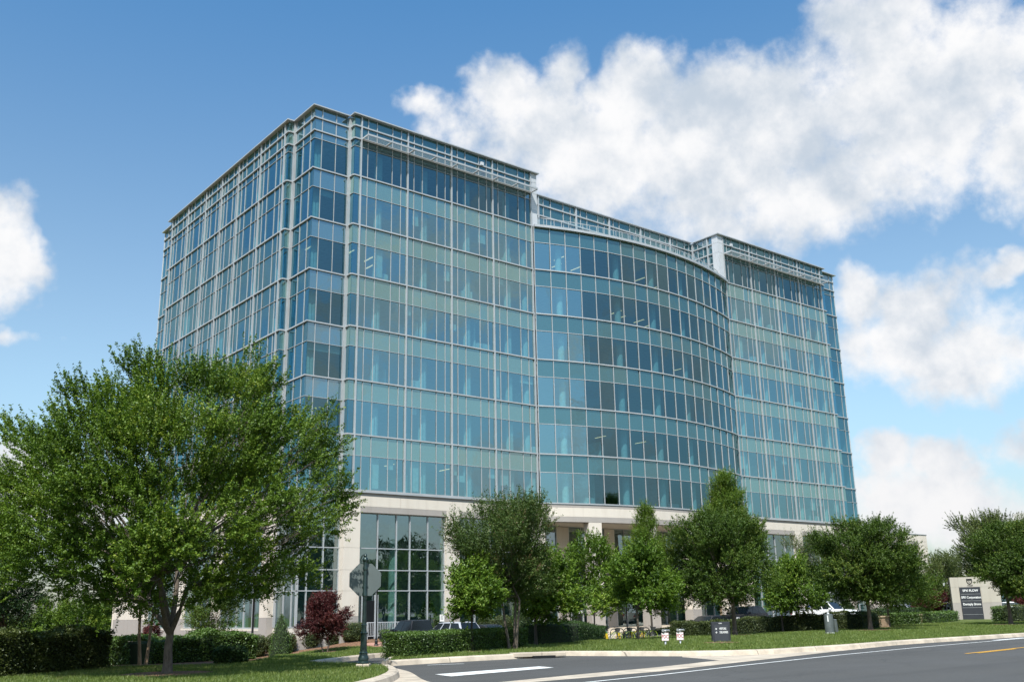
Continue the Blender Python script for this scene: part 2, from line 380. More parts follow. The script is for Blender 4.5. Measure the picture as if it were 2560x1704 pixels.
def unit(n):
    v = R8.normal(size=(n, 3)); return v/np.linalg.norm(v, axis=1)[:, None]
def twigs(cl, centre, n_tw, n_lf, tlen, spread, outb=.8, upb=.45):
    """cl: clumps (x,y,z,rx,rz); leaves strung along twigs that grow out of every clump"""
    Ps = []; Ts = []; W = np.array([c[3]*c[3]*c[4] for c in cl])**.66; W = W/W.sum()
    for c, w in zip(cl, W):
        k = max(3, int(n_tw*1.7*w)); d = unit(k); rr = R8.random(k)**.45
        st = np.array(c[:3])+d*rr[:, None]*np.array([c[3], c[3], c[4]])
        out = np.array(c[:3])-np.array(centre); out = out/(np.linalg.norm(out)+1e-6); out[2] = out[2] if out[2] > 0 else out[2]*.25
        dr = d*.55+out*outb+unit(k)*.45; dr[:, 2] += upb; dr /= np.linalg.norm(dr, axis=1)[:, None]
        L = tlen*(.5+.9*R8.random(k)); tt = R8.random(k)*.35+.12+.12*R8.normal(size=1)
        u_ = R8.random((k, n_lf)); P = st[:, None, :]+dr[:, None, :]*(u_*L[:, None])[..., None]+R8.normal(size=(k, n_lf, 3))*spread*(1-.5*u_)[..., None]
        Ps.append(P.reshape(-1, 3)); Ts.append((tt[:, None]+u_*.3+R8.normal(size=(k, n_lf))*.16).ravel())
    return np.concatenate(Ps), np.concatenate(Ts)
def limb(mb, a, b, r0_, r1_, bend=.12, seg=5, n=6):
    a = Vector(a); b = Vector(b); L = (b-a).length; off = Vector((rnd.uniform(-1, 1), rnd.uniform(-1, 1), -.5))*L*bend
    pts = [a.lerp(b, t/seg)+off*math.sin(PI*t/seg) for t in range(seg+1)]
    mb.tube(pts, [r0_+(r1_-r0_)*(t/seg)**.8 for t in range(seg+1)], n)
def tree(name, label, base, clumps, trunk_h, r, lm, bm_, n_tw, n_lf, size, tlen=.55, spread=.05, stems=1, outb=.8, upb=.45, cat='tree', aspect=.5, group=None, lean=0., shorten=.3, droop=0., forks=None):
    """clumps are relative to base"""
    root = thing(name, label, cat, base, 0, group)
    C_ = np.array([c[:3] for c in clumps]); cen = C_.mean(0)
    mb = MB(); tops = []
    for s_ in range(stems):
        a = 2*PI*s_/max(1, stems)+.6; sp = 0 if stems == 1 else r*2.2
        p0 = Vector((math.cos(a)*sp, math.sin(a)*sp, -.15)); p1 = Vector((math.cos(a)*sp*3.2*(stems > 1)+lean, math.sin(a)*sp*3.2*(stems > 1), trunk_h))
        pts = [p0.lerp(p1, t/6)+Vector((math.sin(t*1.3+s_)*.03, math.cos(t+s_)*.03, 0))*(t/6) for t in range(7)]
        rr = [r*(1.45 if t == 0 else 1.08 if t == 1 else 1-.3*t/6) for t in range(7)]
        mb.tube(pts, rr, 10); tops.append(p1)
    if forks:
        nt_ = []
        for f_ in forks:
            f_ = Vector(f_); limb(mb, tops[0]-Vector((0, 0, r*.8)), f_, r*.62, r*.40, .05, 6, 9); nt_.append(f_)
        tops = nt_
    hub = Vector((cen[0]*.5, cen[1]*.5, trunk_h+(cen[2]-trunk_h)*.45))
    if not forks:
        for tp in tops: limb(mb, tp-Vector((0, 0, r*.5)), hub, r*.72, r*.36, .03)
    else: hub = min(tops, key=lambda q_: (q_-hub).length)
    for c in clumps:
        cp = Vector(c[:3]); st = min(tops, key=lambda q_: (q_-cp).length) if forks else tops[rnd.randrange(len(tops))] if cp.z < hub.z+.3 or rnd.random() < .4 else hub
        e = st.lerp(cp, 1-shorten*.2); limb(mb, st, e, r*.24, r*.05, .10, 5, 5)
        for _ in range(2):
            q_ = e.lerp(st, .3)+Vector((0, 0, 0)); limb(mb, q_, cp+Vector((rnd.uniform(-1, 1)*c[3], rnd.uniform(-1, 1)*c[3], rnd.uniform(-.3, 1)*c[4]))*.8, r*.06, r*.02, .06, 3, 4)
    mb.build('trunk', bm_, root, True)
    P, T = twigs(clumps, (cen[0], cen[1], max(.3, cen[2]-.6)), n_tw, n_lf, tlen, spread, outb, upb)
    leaf_mesh('crown', P, T, size, lm, root, aspect, .35, droop=droop)
    return root
def auto_clumps(w, z0, z1, n, shape='round', rr=.24, off=(0, 0), seed=0):
    rg = random.Random(seed); out = []; H_ = z1-z0
    for i in range(n):
        t = (i+.5)/n; z = z0+H_*(.08+.86*t)
        if shape == 'round': pr = math.sqrt(max(0.05, 1-abs((t-.45)/.62)**2.7))
        elif shape == 'spire': pr = (1-t)**.62*1.08+.07
        elif shape == 'spread': pr = math.sqrt(max(.05, 1-((t-.32)/.75)**2))*(.9+.2*rg.random())
        else: pr = .55+.75*t if t < .7 else 1.08-.9*(t-.7)
        a = i*2.39996+rg.random()*.7; q_ = ((rg.random()**.3)*.88 if shape == 'round' else (rg.random()**.5)*.82) if i % 3 else .35*rg.random()+.1
        rad = w/2*pr*q_; c = w*rr*(.55+.5*rg.random())*(.5+.5*pr)
        out.append((off[0]+math.cos(a)*rad, off[1]+math.sin(a)*rad, z, c, c*.75))
    return out
def shell_leaves(outline, n, jit):   # outline: callable (rng u,v arrays) -> points on surface
    P = outline(R8.random(n), R8.random(n)); return P+R8.normal(size=P.shape)*jit
# ================================================================== the office building
K0, FH_ = 10.2, 4.11
K = [K0+FH_*i for i in range(7)]                     # floor lines, K[6] = 34.86
Z7A, Z7, Z8, Z9 = 37.38, 38.05, 39.15, 40.03
VT = 2.57
BAY = 4.378; F0 = .614; R0x = 44.93
FR = [0, .144, .331, .665, .856, 1.]
BLD = thing('office_building', 'large glass office block with stone base and bulging middle, behind the street trees', 'office building', (0, 0, 0))
class Plane:
    """a vertical wall plane: s runs along it, o is the distance outwards"""
    def __init__(s, p0, d, n): s.p = Vector((*p0, 0)); s.d = Vector((*d, 0)).normalized(); s.n = Vector((*n, 0)).normalized()
    def __call__(s, a, z, o=0.): v = s.p+s.d*a+s.n*o; return (v.x, v.y, z)
    def bar(s, mb, s0, s1, z0, z1, o0, o1):
        P = [s(s0, z0, o1), s(s1, z0, o1), s(s1, z0, o0), s(s0, z0, o0), s(s0, z1, o1), s(s1, z1, o1), s(s1, z1, o0), s(s0, z1, o0)]
        mb.hexa(P)
    def pane(s, mb, s0, s1, z0, z1, o=-.05, tilt=.0045, vz=.0035):
        a = rnd.gauss(0, tilt); b = rnd.gauss(0, vz)
        mb.poly([s(s0, z0, o-a-b), s(s1, z0, o+a-b), s(s1, z1, o+a+b), s(s0, z1, o-a+b)])
FRONT = Plane((0, 0), (1, 0), (0, -1)); LEFT = Plane((-3.70, 0), (0, -1), (-1, 0)); BF = Plane((0, .704), (1, 0), (0, -1)); BL = Plane((-3.15, 0), (0, -1), (-1, 0))
PENT = Plane((0, 3.56), (1, 0), (0, -1)); RRET = Plane((44.09, 0), (0, -1), (-1, 0))
NWIN = [0]; REST = MB(); RESTB = MB()
def window(pl, ss, z0, z1, zs, own=True, top=False, vmat=None, tb=.018, lo=None, mats=None):
    """one bay of one storey: clear panes below, spandrel panes above, thin glazing bars"""
    if own: a = MB(); b = MB()
    else: a = REST; b = RESTB
    for q0, q1 in zip(ss, ss[1:]):
        a.cur = 0; pl.pane(a, q0, q1, z0, zs)
        if z1 > zs+.01: a.cur = 2 if top else 1; pl.pane(a, q0, q1, zs, z1)
    for q_ in ss[1:-1]: pl.bar(b, q_-tb, q_+tb, z0, z1, -.046, .015)
    if z1 > zs+.01: pl.bar(b, ss[0], ss[-1], zs-tb, zs+tb, -.046, .02)
    if own:
        w = a.build('window', [CURVG if top else GLASS, SPAN, DSPAN], BLD); b.build('glazing_bar', ALU, w); return w  # with top, darker panes; on the wings the louvre's shade is in their colour
def levels(top=True):
    L = [(K[i], K[i+1], K[i]+VT, False) for i in range(6)]
    if top: L.append((K[6], Z7, Z7A, True))
    return L
def wing(pl, edges, own, top=True, corner=()):
    dk = pl is LEFT
    for (z0, z1, zs, tp) in levels(top):
        for a, b in zip(edges, edges[1:]): window(pl, [a+(b-a)*f for f in FR], z0, z1, zs, own, tp or dk)
        for c in corner: window(pl, c, z0, z1, zs, False, tp or dk)
def parapet(pl, edges, rows=((Z7, Z8), (Z8, Z9)), frs=FR):
    a = MB(); b = MB()
    for e0, e1 in zip(edges, edges[1:]):
        ss = [e0+(e1-e0)*f for f in frs] if e1-e0 > 2 else [e0, e1]
        for (z0, z1) in rows:
            for q0, q1 in zip(ss, ss[1:]): pl.pane(a, q0, q1, z0, z1)
        for q_ in ss[1:-1]: pl.bar(b, q_-.028, q_+.028, rows[0][0], rows[-1][1]-.02, -.046, .015)
    o = a.build('parapet_panel', CSPAN, BLD); b.build('glazing_bar', ALU, o)
def mullion(pl, s_, z0, z1, w=.055, o=.09):
    m_ = MB(); pl.bar(m_, s_-w, s_+w, z0, z1, -.06, o); m_.build('mullion', ALU, BLD)
def band(pl, s0, s1, z, h=.052, o=.08):
    m_ = MB(); pl.bar(m_, s0, s1, z-h, z+h, -.058, o); m_.build('floor_band', ALU, BLD)
FL = [F0+BAY*i for i in range(5)]; FRt = [R0x+BAY*i for i in range(5)]
# front wings (a curtain wall window per bay and storey)
wing(FRONT, FL, True, corner=([.02, F0],)); wing(FRONT, FRt, True, corner=([FRt[4], 63.19],))
parapet(FRONT, [.02]+FL); parapet(FRONT, FRt+[63.19])
for s_ in FL+FRt: mullion(FRONT, s_, K0-.05, Z9-.02)
for z in K[1:]+[Z7, Z8]:
    band(FRONT, 0, 18.25, z); band(FRONT, FRt[0] if z > K[6]-.1 else FRt[0]-.08, 63.19, z)
band(FRONT, -.02, 18.25, K0, .10, .13); band(FRONT, FRt[0], 63.19, K0, .10, .13)
# left facade: six bays, a short piece at either end
LE = [4.71, 9.193, 13.681, 17.343, 21.065, 25.507, 29.807]; LEs = [-y for y in reversed(LE)]
wing(LEFT, LEs, False, corner=([-30.5, LEs[0]], [LEs[-1], -4.1])); parapet(LEFT, [-30.5]+LEs+[-4.1])
for s_ in LEs: mullion(LEFT, s_, K0-.05, Z9-.02)
for z in K+[Z7, Z8]: band(LEFT, -30.5, -4.1, z)
# recessed corner block (front-left), its twin at the right end, and the one at the far end
BFs = [-3.15, -2.48, -1.26, -.01]; BLs = [-4.09, -3.84, -2.59, -1.36, -.704]
for i, (z0, z1, zs, tp) in enumerate(levels()):
    w = window(BF, BFs, z0, z1, zs, True, True); window(BL, BLs, z0, z1, zs, False, True)
    window(Plane((63.19, .704), (1, 0), (0, -1)), [0, .6, 2.3, 3.14], z0, z1, zs, False, True)
    window(Plane((-3.15, 0), (0, -1), (-1, 0)), [-33.76, -32.6, -31.4, -30.5], z0, z1, zs, False, True)
for pl, ss in ((BF, BFs), (BL, BLs), (Plane((63.19, .704), (1, 0), (0, -1)), [0, .6, 2.3, 3.14]), (BL, [-33.76, -32.6, -31.4, -30.5])):
    a = MB(); b = MB()
    for (z0, z1) in ((Z7, Z8), (Z8, Z9)):
        for q0, q1 in zip(ss, ss[1:]): pl.pane(a, q0, q1, z0, z1)
    for q_ in ss[1:-1]: pl.bar(b, q_-.028, q_+.028, Z7, Z9-.02, -.046, .015)
    o = a.build('parapet_panel', DSPAN, BLD); b.build('glazing_bar', ALU, o)
    for z in K+[Z7, Z8]: band(pl, ss[0]-(.09 if pl is BF else 0), ss[-1]+(.088 if (pl is BL and ss[0] > -5) else 0), z, .05, .076)
# little returns between the planes
def ret(pl, s0, s1, mt=None):
    for (z0, z1, zs, tp) in levels(): window(pl, [s0, s1], z0, z1, zs, False, tp)
    a = MB(); pl.pane(a, s0, s1, Z7, Z8); pl.pane(a, s0, s1, Z8, Z9); a.build('parapet_panel', SPAN, BLD)
    for z in K+[Z7, Z8]: band(pl, s0, s1, z, .058, .078)
ret(Plane((.0, 0), (0, -1), (-1, 0)), -.704, .0); ret(Plane((0, 4.10), (1, 0), (0, -1)), -3.7, -3.15)
for x, y in ((-.02, .69), (-3.13, 4.08)):
    m_ = MB(); m_.box(x-.16, x+.08, y-.16, y+.06, K0-.05, Z9-.02); m_.build('mullion', ALU, BLD)
# bulging middle: an arc of 18 panels
XA, XB = 18.30, 44.80; SAG = 2.42; ch = XB-XA; RAD = (ch*ch/4+SAG*SAG)/(2*SAG); CX = (XA+XB)/2; CYc = -SAG+RAD-.12
HA = math.asin(ch/2/RAD); NP = 18
ARC = [(CX+RAD*math.sin(-HA+2*HA*i/NP), CYc-RAD*math.cos(-HA+2*HA*i/NP)) for i in range(NP+1)]
def arcplane(i):
    a, b = Vector(ARC[i]), Vector(ARC[i+1]); d = (b-a).normalized(); return Plane(a, d, (d.y, -d.x)), (b-a).length
def arcring(name, z0, z1, o0, o1, mt, i0=0, i1=NP, parent=None):
    m_ = MB()
    def pt(i, o, z):
        t = -HA+2*HA*i/NP; return (CX+(RAD+o)*math.sin(t), CYc-(RAD+o)*math.cos(t), z)
    ring = [[pt(i, o1, z0), pt(i, o1, z1), pt(i, o0, z1), pt(i, o0, z0)] for i in range(i0, i1+1)]
    for A, B in zip(ring, ring[1:]):
        for k in range(4): m_.poly([A[k], B[k], B[(k+1) % 4], A[(k+1) % 4]])
    m_.poly(ring[0][::-1]); m_.poly(ring[-1])
    return m_.build(name, mt, parent or BLD)
for f in range(6):
    for j in range(6):
        a = MB(); b = MB()
        for i in range(j*3, j*3+3):
            pl, L = arcplane(i); zs = K[f]+VT; a.cur = 0
            pl.pane(a, 0, L, K[f], zs, -.05, .009, .0035); a.cur = 1
            pl.pane(a, 0, L, zs, K[f+1], -.05, .009, .0035)
            pl.bar(b, -.026, .026, K[f], K[f+1], -.045, .03); pl.bar(b, .026, L-.026, zs-.024, zs+.024, -.045, .025)
        w = a.build('window', [CURVG, CSPAN, DSPAN] if j else [GLASS, CSPAN, DSPAN], BLD); b.build('glazing_bar', ALU, w)  # first column keeps the lighter glass, the rest the darkened copy
for f in range(6): arcring('floor_band', K[f]-.052, K[f]+.052, -.05, .08, ALU)
arcring('roof_edge', K[6]-.13, K[6]+.10, -.35, .26, ALU)
# terrace: deck, glass railing with slender posts
rl = arcring('terrace_railing', K[6]+1.06, K[6]+1.11, -.62, -.57, ALU, 0, NP)
gm_ = MB()
for i in range(NP):
    q4 = []
    for j in (i, i+1): t = -HA+2*HA*j/NP; q4.append((CX+(RAD-.6)*math.sin(t), CYc-(RAD-.6)*math.cos(t)))
    gm_.poly([(*q4[0], K[6]+.2), (*q4[1], K[6]+.2), (*q4[1], K[6]+.98), (*q4[0], K[6]+.98)])
gm_.build('railing_glass', RAILG, rl)
for i in range(NP*2+1):
    t = -HA+2*HA*i/(NP*2); x, y = CX+(RAD-.6)*math.sin(t), CYc-(RAD-.6)*math.cos(t); pm = MB(); pm.tube([(x, y, K[6]), (x, y, K[6]+1.08)], .025, 6); pm.build('railing_post', ALU, rl)
# set-back top storey and the return of the right wing
PE = [18.83, 22.0, 26.9, 31.45, 36.0, 40.5, 44.09]; PRW = ((K[6], 36.95), (36.95, Z7), (Z7, Z8), (Z8, Z9))
parapet(PENT, PE, PRW)
for s_ in PE[1:-1]: mullion(PENT, s_, K[6], Z9-.02, .08, .13)
for z in (36.95, Z7, Z8): band(PENT, PE[0], PE[-1], z, .06, .10)
RE = [-3.56, -2.75, -2.0, -1.35, -.75]
a = MB(); b = MB()
for (z0, z1) in PRW:
    for q0, q1 in zip(RE, RE[1:]): RRET.pane(a, q0, q1, z0, z1)
for q_ in RE[1:-1]: RRET.bar(b, q_-.03, q_+.03, K[6], Z9-.02, -.046, .015)
o = a.build('parapet_panel', DSPAN, BLD); b.build('glazing_bar', ALU, o)
for z in (36.95, Z7, Z8): band(RRET, -3.56, -.75, z, .06, .10)
mullion(RRET, -1.35, K[6], Z9-.02, .07, .12); mullion(RRET, -3.44, K[6], Z9-.02, .1, .12)
def pier(x0, x1, y0, y1, zz):
    m_ = MB()
    for z0, z1 in zip(zz, zz[1:]): m_.box(x0, x1, y0, y1, z0+.012, z1-.012)
    m_.box(x0+.02, x1-.02, y0+.02, y1-.02, zz[0], zz[-1]-.02); m_.build('corner_panel', PANEL, BLD)
pier(44.05, 44.84, -.03, .74, [K[6], Z7, Z8, Z9]); pier(18.23, 18.83, -.03, 3.5, [K[6], Z7, Z8, Z9])
# roof cap: thin plate that overhangs the facades
cap = MB(); cz0, cz1 = Z9, Z9+.09
for (x0, x1, y0, y1) in ((-.22, 18.98, -.30, .50), (18.98, 43.87, 3.30, 4.1), (43.87, 63.30, -.30, .5), (63.30, 66.62, .42, 1.2), (-3.42, -.22, .42, .9), (-3.42, -2.9, .9, 3.84), (-3.98, -2.9, 3.84, 30.62), (-3.42, -2.9, 30.62, 33.9)):
    cap.box(x0, x1, y0, y1, cz0, cz1)
cap.box(43.87, 44.4, .5, 3.30, cz0, cz1); cap.box(18.5, 18.98, .5, 3.30, cz0, cz1)
cap.build('roof_cap', ALU, BLD)
# sun louvres
def louvre(x0, x1):
    m_ = MB(); m_.box(x0, x1, -1.03, -.97, Z7-.02, Z7+.13)
    m_.box(x0, x1, -.20, -.15, Z7-.06, Z7+.04)
    for k in range(7): y = -.27-.10*k; m_.hexa([(x0, y-.035, Z7+.0), (x1, y-.035, Z7+.0), (x1, y+.03, Z7+.03), (x0, y+.03, Z7+.03), (x0, y-.035, Z7+.012), (x1, y-.035, Z7+.012), (x1, y+.03, Z7+.042), (x0, y+.03, Z7+.042)])
    o = m_.build('sun_louvre', ALU, BLD); n = 8
    for k in range(n+1): a = MB(); x = x0+.03+(x1-x0-.06)*k/n; a.box(x-.035, x+.035, -.97, -.145, Z7-.05, Z7+.075); a.build('louvre_bracket', PANEL, o)
louvre(FL[0], FL[4]+.02); louvre(FRt[0], FRt[4]+.1)
o = REST.build('side_window', [SIDEG, SPAN, SSPAN], BLD); o['kind'] = 'stuff'; RESTB.build('glazing_bar', ALU, o)

# floors, ceilings, core and columns seen through the glass
def poly_slab(name, pts, z0, z1, mt, parent=BLD):
    m_ = MB(); m_.prism(pts, z0, z1, lambda u, v, t: (u, v, t)); return m_.build(name, mt, parent)
ARCI = [(CX+(RAD-.30)*math.sin(-HA+2*HA*i/NP), CYc-(RAD-.30)*math.cos(-HA+2*HA*i/NP)) for i in range(NP+1)]
FOOT = [(.3, .3), (18.2, .3)]+ARCI[1:-1]+[(44.9, .3), (62.9, .3), (62.9, 1.0), (66.1, 1.0), (66.1, 33.5), (-2.85, 33.5), (-2.85, 30.2), (-3.4, 30.2), (-3.4, 4.4), (-2.85, 4.4), (-2.85, 1.0), (.3, 1.0)]
for i in range(6): poly_slab('ceiling', FOOT, K[i]+VT+.16, K[i+1]-.16, CEIL)
for i in range(6): poly_slab('interior_floor', FOOT, K[i]-.10, K[i]-.02, CARP)
poly_slab('terrace_floor', FOOT, K[6]-.10, K[6]-.02, ROOFM)
TOPF = [(.3, .3), (18.5, .3), (18.5, 3.8), (44.3, 3.8), (44.3, .3)]+FOOT[-12:]
poly_slab('ceiling', TOPF, Z7A+.1, Z7-.15, CEIL); poly_slab('roof', TOPF, Z7+.1, Z7+.3, ROOFM)
cw = MB(); cw.box(7, 56, 11, 24, K0, Z7A); cw.build('core_wall', CORE, BLD)
rw = MB(); rw.box(-3.15, 66.33, 33.62, 33.78, -1, Z9); rw.box(66.2, 66.34, .72, 33.6, -1, Z9); rw.build('rear_wall', PANEL, BLD)
def column(x, y, z0, z1, w=.33):
    m_ = MB(); m_.lathe([(w, z0), (w, z1)], (x, y, 0), 16); m_.build('interior_column', COLM, BLD, True)
for x in [f_+2.1 for f_ in FL[:4]]+[17.75]+[f_+2.1 for f_ in FRt[:4]]+[45.5, 62.0]: column(x, .80, K0, Z7A, .32)
for k in (1.8, 6, 9, 12, 15, 17.2):
    t = -HA+2*HA*k/NP; column(CX+(RAD-.95)*math.sin(t), CYc-(RAD-.95)*math.cos(t), K0, K[6]-.1, .30)
for y in LE[:-1]: column(-2.9, y+1.8, K0, Z7A, .30)
column(-2.35, 1.5, K0, Z7A, .3)
# roller blinds half drawn behind a few windows
def blind(pl, s0, s1, z1, drop):
    m_ = MB(); pl.bar(m_, s0, s1, z1-drop, z1, -.26, -.24); m_.build('roller_blind', COLM, BLD)
for (pl, s0, s1, f, dr) in ((BF, -2.9, -.2, 2, .55), (BF, -2.4, -1.3, 5, .5), (FRONT, FL[2]+.1, FL[2]+1.3, 0, .8), (FRONT, FL[3]+2.9, FL[4]-.1, 2, .7), (FRONT, FRt[0]+.2, FRt[0]+1.2, 1, 1.8), (FRONT, FRt[2]+.1, FRt[2]+1.4, 4, 1.5), (LEFT, LEs[3]+.2, LEs[3]+1.5, 3, 2.), (LEFT, LEs[1]+.2, LEs[1]+1.5, 4, 2.2)): blind(pl, s0, s1, K[f]+VT, dr)
rq = random.Random(21)
for k in range(26):
    pl = FRONT; x_ = rq.choice(FL[:4]+FRt[:4])+rq.choice([.02, .65, 1.5, 2.95, 3.77]); blind(pl, x_+.02, x_+rq.choice([.58, .78]), K[rq.randrange(0, 6)]+VT, rq.choice([.5, .8, 1.3, 2.3]))
for k in range(34):
    x_ = rq.uniform(1.5, 60); f_ = rq.randrange(0, 6); y_ = (.5 if x_ < 23 or x_ > 40 else -.9); m_ = MB(); m_.box(x_, x_+.12, y_+rq.uniform(.1, 1.2), y_+4.5, K[f_], K[f_]+rq.choice([1.3, 1.5, 2.7])); m_.build('partition', COLM, BLD)
for k in range(30):
    x_ = rq.uniform(1.5, 60); f_ = rq.randrange(0, 6); y_ = (.6 if x_ < 23 or x_ > 40 else -.6); w_ = rq.uniform(.5, 1.4); m_ = MB(); m_.box(x_, x_+w_, y_, y_+.6, K[f_]+.02, K[f_]+rq.uniform(.6, 1.1)); m_.build('cabinet', COLM, BLD)
# lit ceiling lamps
for (x, y, f) in ((23.2, 1.8, 5), (24.3, 3.4, 5), (26.4, 3.0, 5), (33.8, 1.6, 5), (35.6, 3.2, 5), (37.0, 3.0, 5), (30.2, 1.5, 4), (31.8, 2.6, 4), (34.2, 2.4, 4), (36.2, 3.4, 4), (3.2, 2.6, 4), (4.2, 4.0, 4), (-1.9, 3.0, 4), (1.2, 2.2, 4), (33.5, 2.4, 1), (28.0, 2.2, 1), (6.0, 3.5, 0), (11.3, 3.5, 0), (40., 2.6, 3)):
    m_ = MB(); z = K[f]+VT+.12; m_.box(x-.05, x+.05, y-.4, y+1.0, z, z+.03); m_.build('ceiling_lamp', LIGHT, BLD)

# ------------------------------------------------------------------ stone base
GL = -.75
def stonebox(name, x0, x1, y0, y1, zz, mats=None, parent=BLD):
    m_ = MB()
    for i, (z0, z1) in enumerate(zip(zz, zz[1:])):
        m_.cur = mats[i] if mats else 0; m_.box(x0, x1, y0, y1, z0+(.008 if i else 0), z1-.008)
    m_.cur = 1; m_.box(x0+.025, x1-.025, y0+.025, y1-.025, zz[0]+.01, zz[-1]-.02)
    return m_.build(name, [STONE, GRAN], parent)
ZP = [-1.6, .1, 1.45, 3.18, 4.62, 6.16, 8.68]; MPI = [1, 1, 0, 0, 0, 0]
def pierf(x0, x1, y0=0., y1=.9, zz=ZP): stonebox('stone_pier', x0, x1, y0, y1, zz, MPI)
def beamf(x0, x1, y0=0., y1=.9, piers=()):
    m_ = MB(); m_.cur = 1; m_.box(x0, x1, y0, y1, 9.89, K0-.10); m_.cur = 0
    x = x0
    cuts = [x0+(x1-x0)*k/max(1, round((x1-x0)/4.4)) for k in range(max(1, round((x1-x0)/4.4))+1)]
    for a, b in zip(cuts, cuts[1:]): m_.box(a+.008, b-.008, y0, y1, 9.13, 9.88)
    m_.box(x0+.03, x1-.03, y0+.03, y1, 8.7, 9.92)
    edges = [x0]+[e for p in piers for e in p]+[x1]
    for i, (a, b) in enumerate(zip(edges, edges[1:])):
        if b-a > .05: m_.cur = 0 if i % 2 else 1; m_.box(a+.006, b-.006, y0, y1, 8.69, 9.115)
    m_.build('stone_beam', [STONE, GRAN], BLD)
P_L = [(0., 1.31), (8.87, 10.09), (17.62, 18.8)]; P_R = [(44.2, 45.5), (53.0, 54.3), (61.75, 63.1), (70.0, 71.2), (77.25, 79.16)]
beamf(0, 18.8, piers=P_L); beamf(44.2, 66.33, piers=P_R[:3])
for a, b in P_L+P_R[:3]: pierf(a, b)
def opening(pl, s0, s1, ms, z0, z1, rows, o=-.35, name='lobby_window', gl=None, door=None):
    a = MB(); b = MB(); ss = [s0]+list(ms)+[s1]; zz = [z0]+list(rows)+[z1]
    for q0, q1 in zip(ss, ss[1:]):
        for y0, y1 in zip(zz, zz[1:]): pl.pane(a, q0, q1, y0, y1, o, .004, .003)
    for q_ in ms: pl.bar(b, q_-.035, q_+.035, z0, z1, o+.004, o+.10)
    for q_ in (s0+.03, s1-.03): pl.bar(b, q_-.03, q_+.03, z0, z1, o+.004, o+.09)
    for z in rows: pl.bar(b, s0, s1, z-.035, z+.035, o+.004, o+.106)
    for z in (z0+.03, z1-.03): pl.bar(b, s0, s1, z-.03, z+.03, o+.004, o+.094)
    w = a.build(name, gl or LOBBY, BLD); b.build('glazing_bar', ALU, w); return w
RW = [3.18, 4.62, 6.16]
op1 = opening(FRONT, 1.31, 8.87, (2.94, 4.55, 5.73, 7.33), -.2, 8.68, RW)
opening(FRONT, 10.09, 17.62, (11.7, 13.3, 14.5, 16.1), -.2, 8.68, RW)
opening(FRONT, 45.5, 53.0, (47.1, 48.7, 49.9, 51.5), -.4, 8.68, RW); opening(FRONT, 54.3, 61.75, (55.9, 57.5, 58.7, 60.2), -.4, 8.68, RW)
opening(Plane((0, .704), (1, 0), (0, -1)), 63.1, 66.33, (64.5,), -.4, K0-.1, RW, 0.)
d_ = MB(); d_.box(1.75, 2.72, .20, .25, -.15, 2.5); dd = d_.build('door', BLACK, BLD); d_ = MB(); d_.box(2.72, 3.02, .16, .27, -.15, 2.9); d_.box(1.66, 1.75, .16, .27, -.15, 2.9); d_.build('door_frame', ALU, dd)
# the wing's return and the corner block carry on down as glass
opening(BF, -3.15, -.01, (-2.48, -1.26), .78, K0-.1, [3.20, 4.64, 6.17, 8.66], 0., gl=LOBBY); opening(BL, -4.09, -.704, (-3.84, -2.59, -1.36), .78, K0-.1, [3.20, 4.64, 6.17, 8.66], 0.)
stonebox('stone_plinth', -3.22, -.01, .66, 1.3, [-1.6, .0, .76], [1, 0]); stonebox('stone_plinth', -3.21, -2.6, 1.31, 4.1, [-1.6, .0, .76], [1, 0])
# bulging part of the base
arcring('stone_beam', 9.89, K0-.10, -.9, .02, GRAN); arcring('stone_beam', 9.125, 9.88, -.9, .02, STONE); arcring('stone_beam', 8.69, 9.115, -.9, .018, GRAN)
def arcpier(i, w=1.25):
    t = -HA+2*HA*i/NP; x, y = CX+(RAD-.45)*math.sin(t), CYc-(RAD-.45)*math.cos(t)
    m_ = MB()
    for k, (z0, z1) in enumerate(zip(ZP, ZP[1:])): m_.cur = MPI[k]; m_.box(-w/2, w/2, -.46, .44, z0+(.008 if k else 0), z1-.008)
    m_.cur = 0; m_.box(-w/2+.03, w/2-.03, -.43, .4, -1.5, 8.66); o = m_.build('stone_pier', [STONE, GRAN], BLD); o.location = (x, y, 0); o.rotation_euler = (0, 0, t)
for i in (3.3, 7.2, 10.8, 14.7): arcpier(i)
sf = poly_slab('soffit', [(18.8, 3.0), (18.8, .2)]+[(CX+(RAD-.5)*math.sin(-HA+2*HA*i/NP), CYc-(RAD-.5)*math.cos(-HA+2*HA*i/NP)) for i in range(1, NP)]+[(44.2, .2), (44.2, 3.0)], 8.72, 8.8, STONE)
ENT = Plane((0, 3.0), (1, 0), (0, -1)); x = 18.8
for k, (a, b) in enumerate(((19.0, 22.6), (24.0, 28.4), (29.6, 33.4), (34.6, 39.0), (40.4, 44.2))):
    opening(ENT, a, b, [a+(b-a)/3, a+2*(b-a)/3], -.5, 8.72, [2.6, 5.6], 0.)
for (a, b) in ((18.6, 19.0), (22.6, 24.0), (28.4, 29.6), (33.4, 34.6), (39.0, 40.4)): stonebox('stone_pier', a, b, 2.9, 3.6, ZP, MPI)
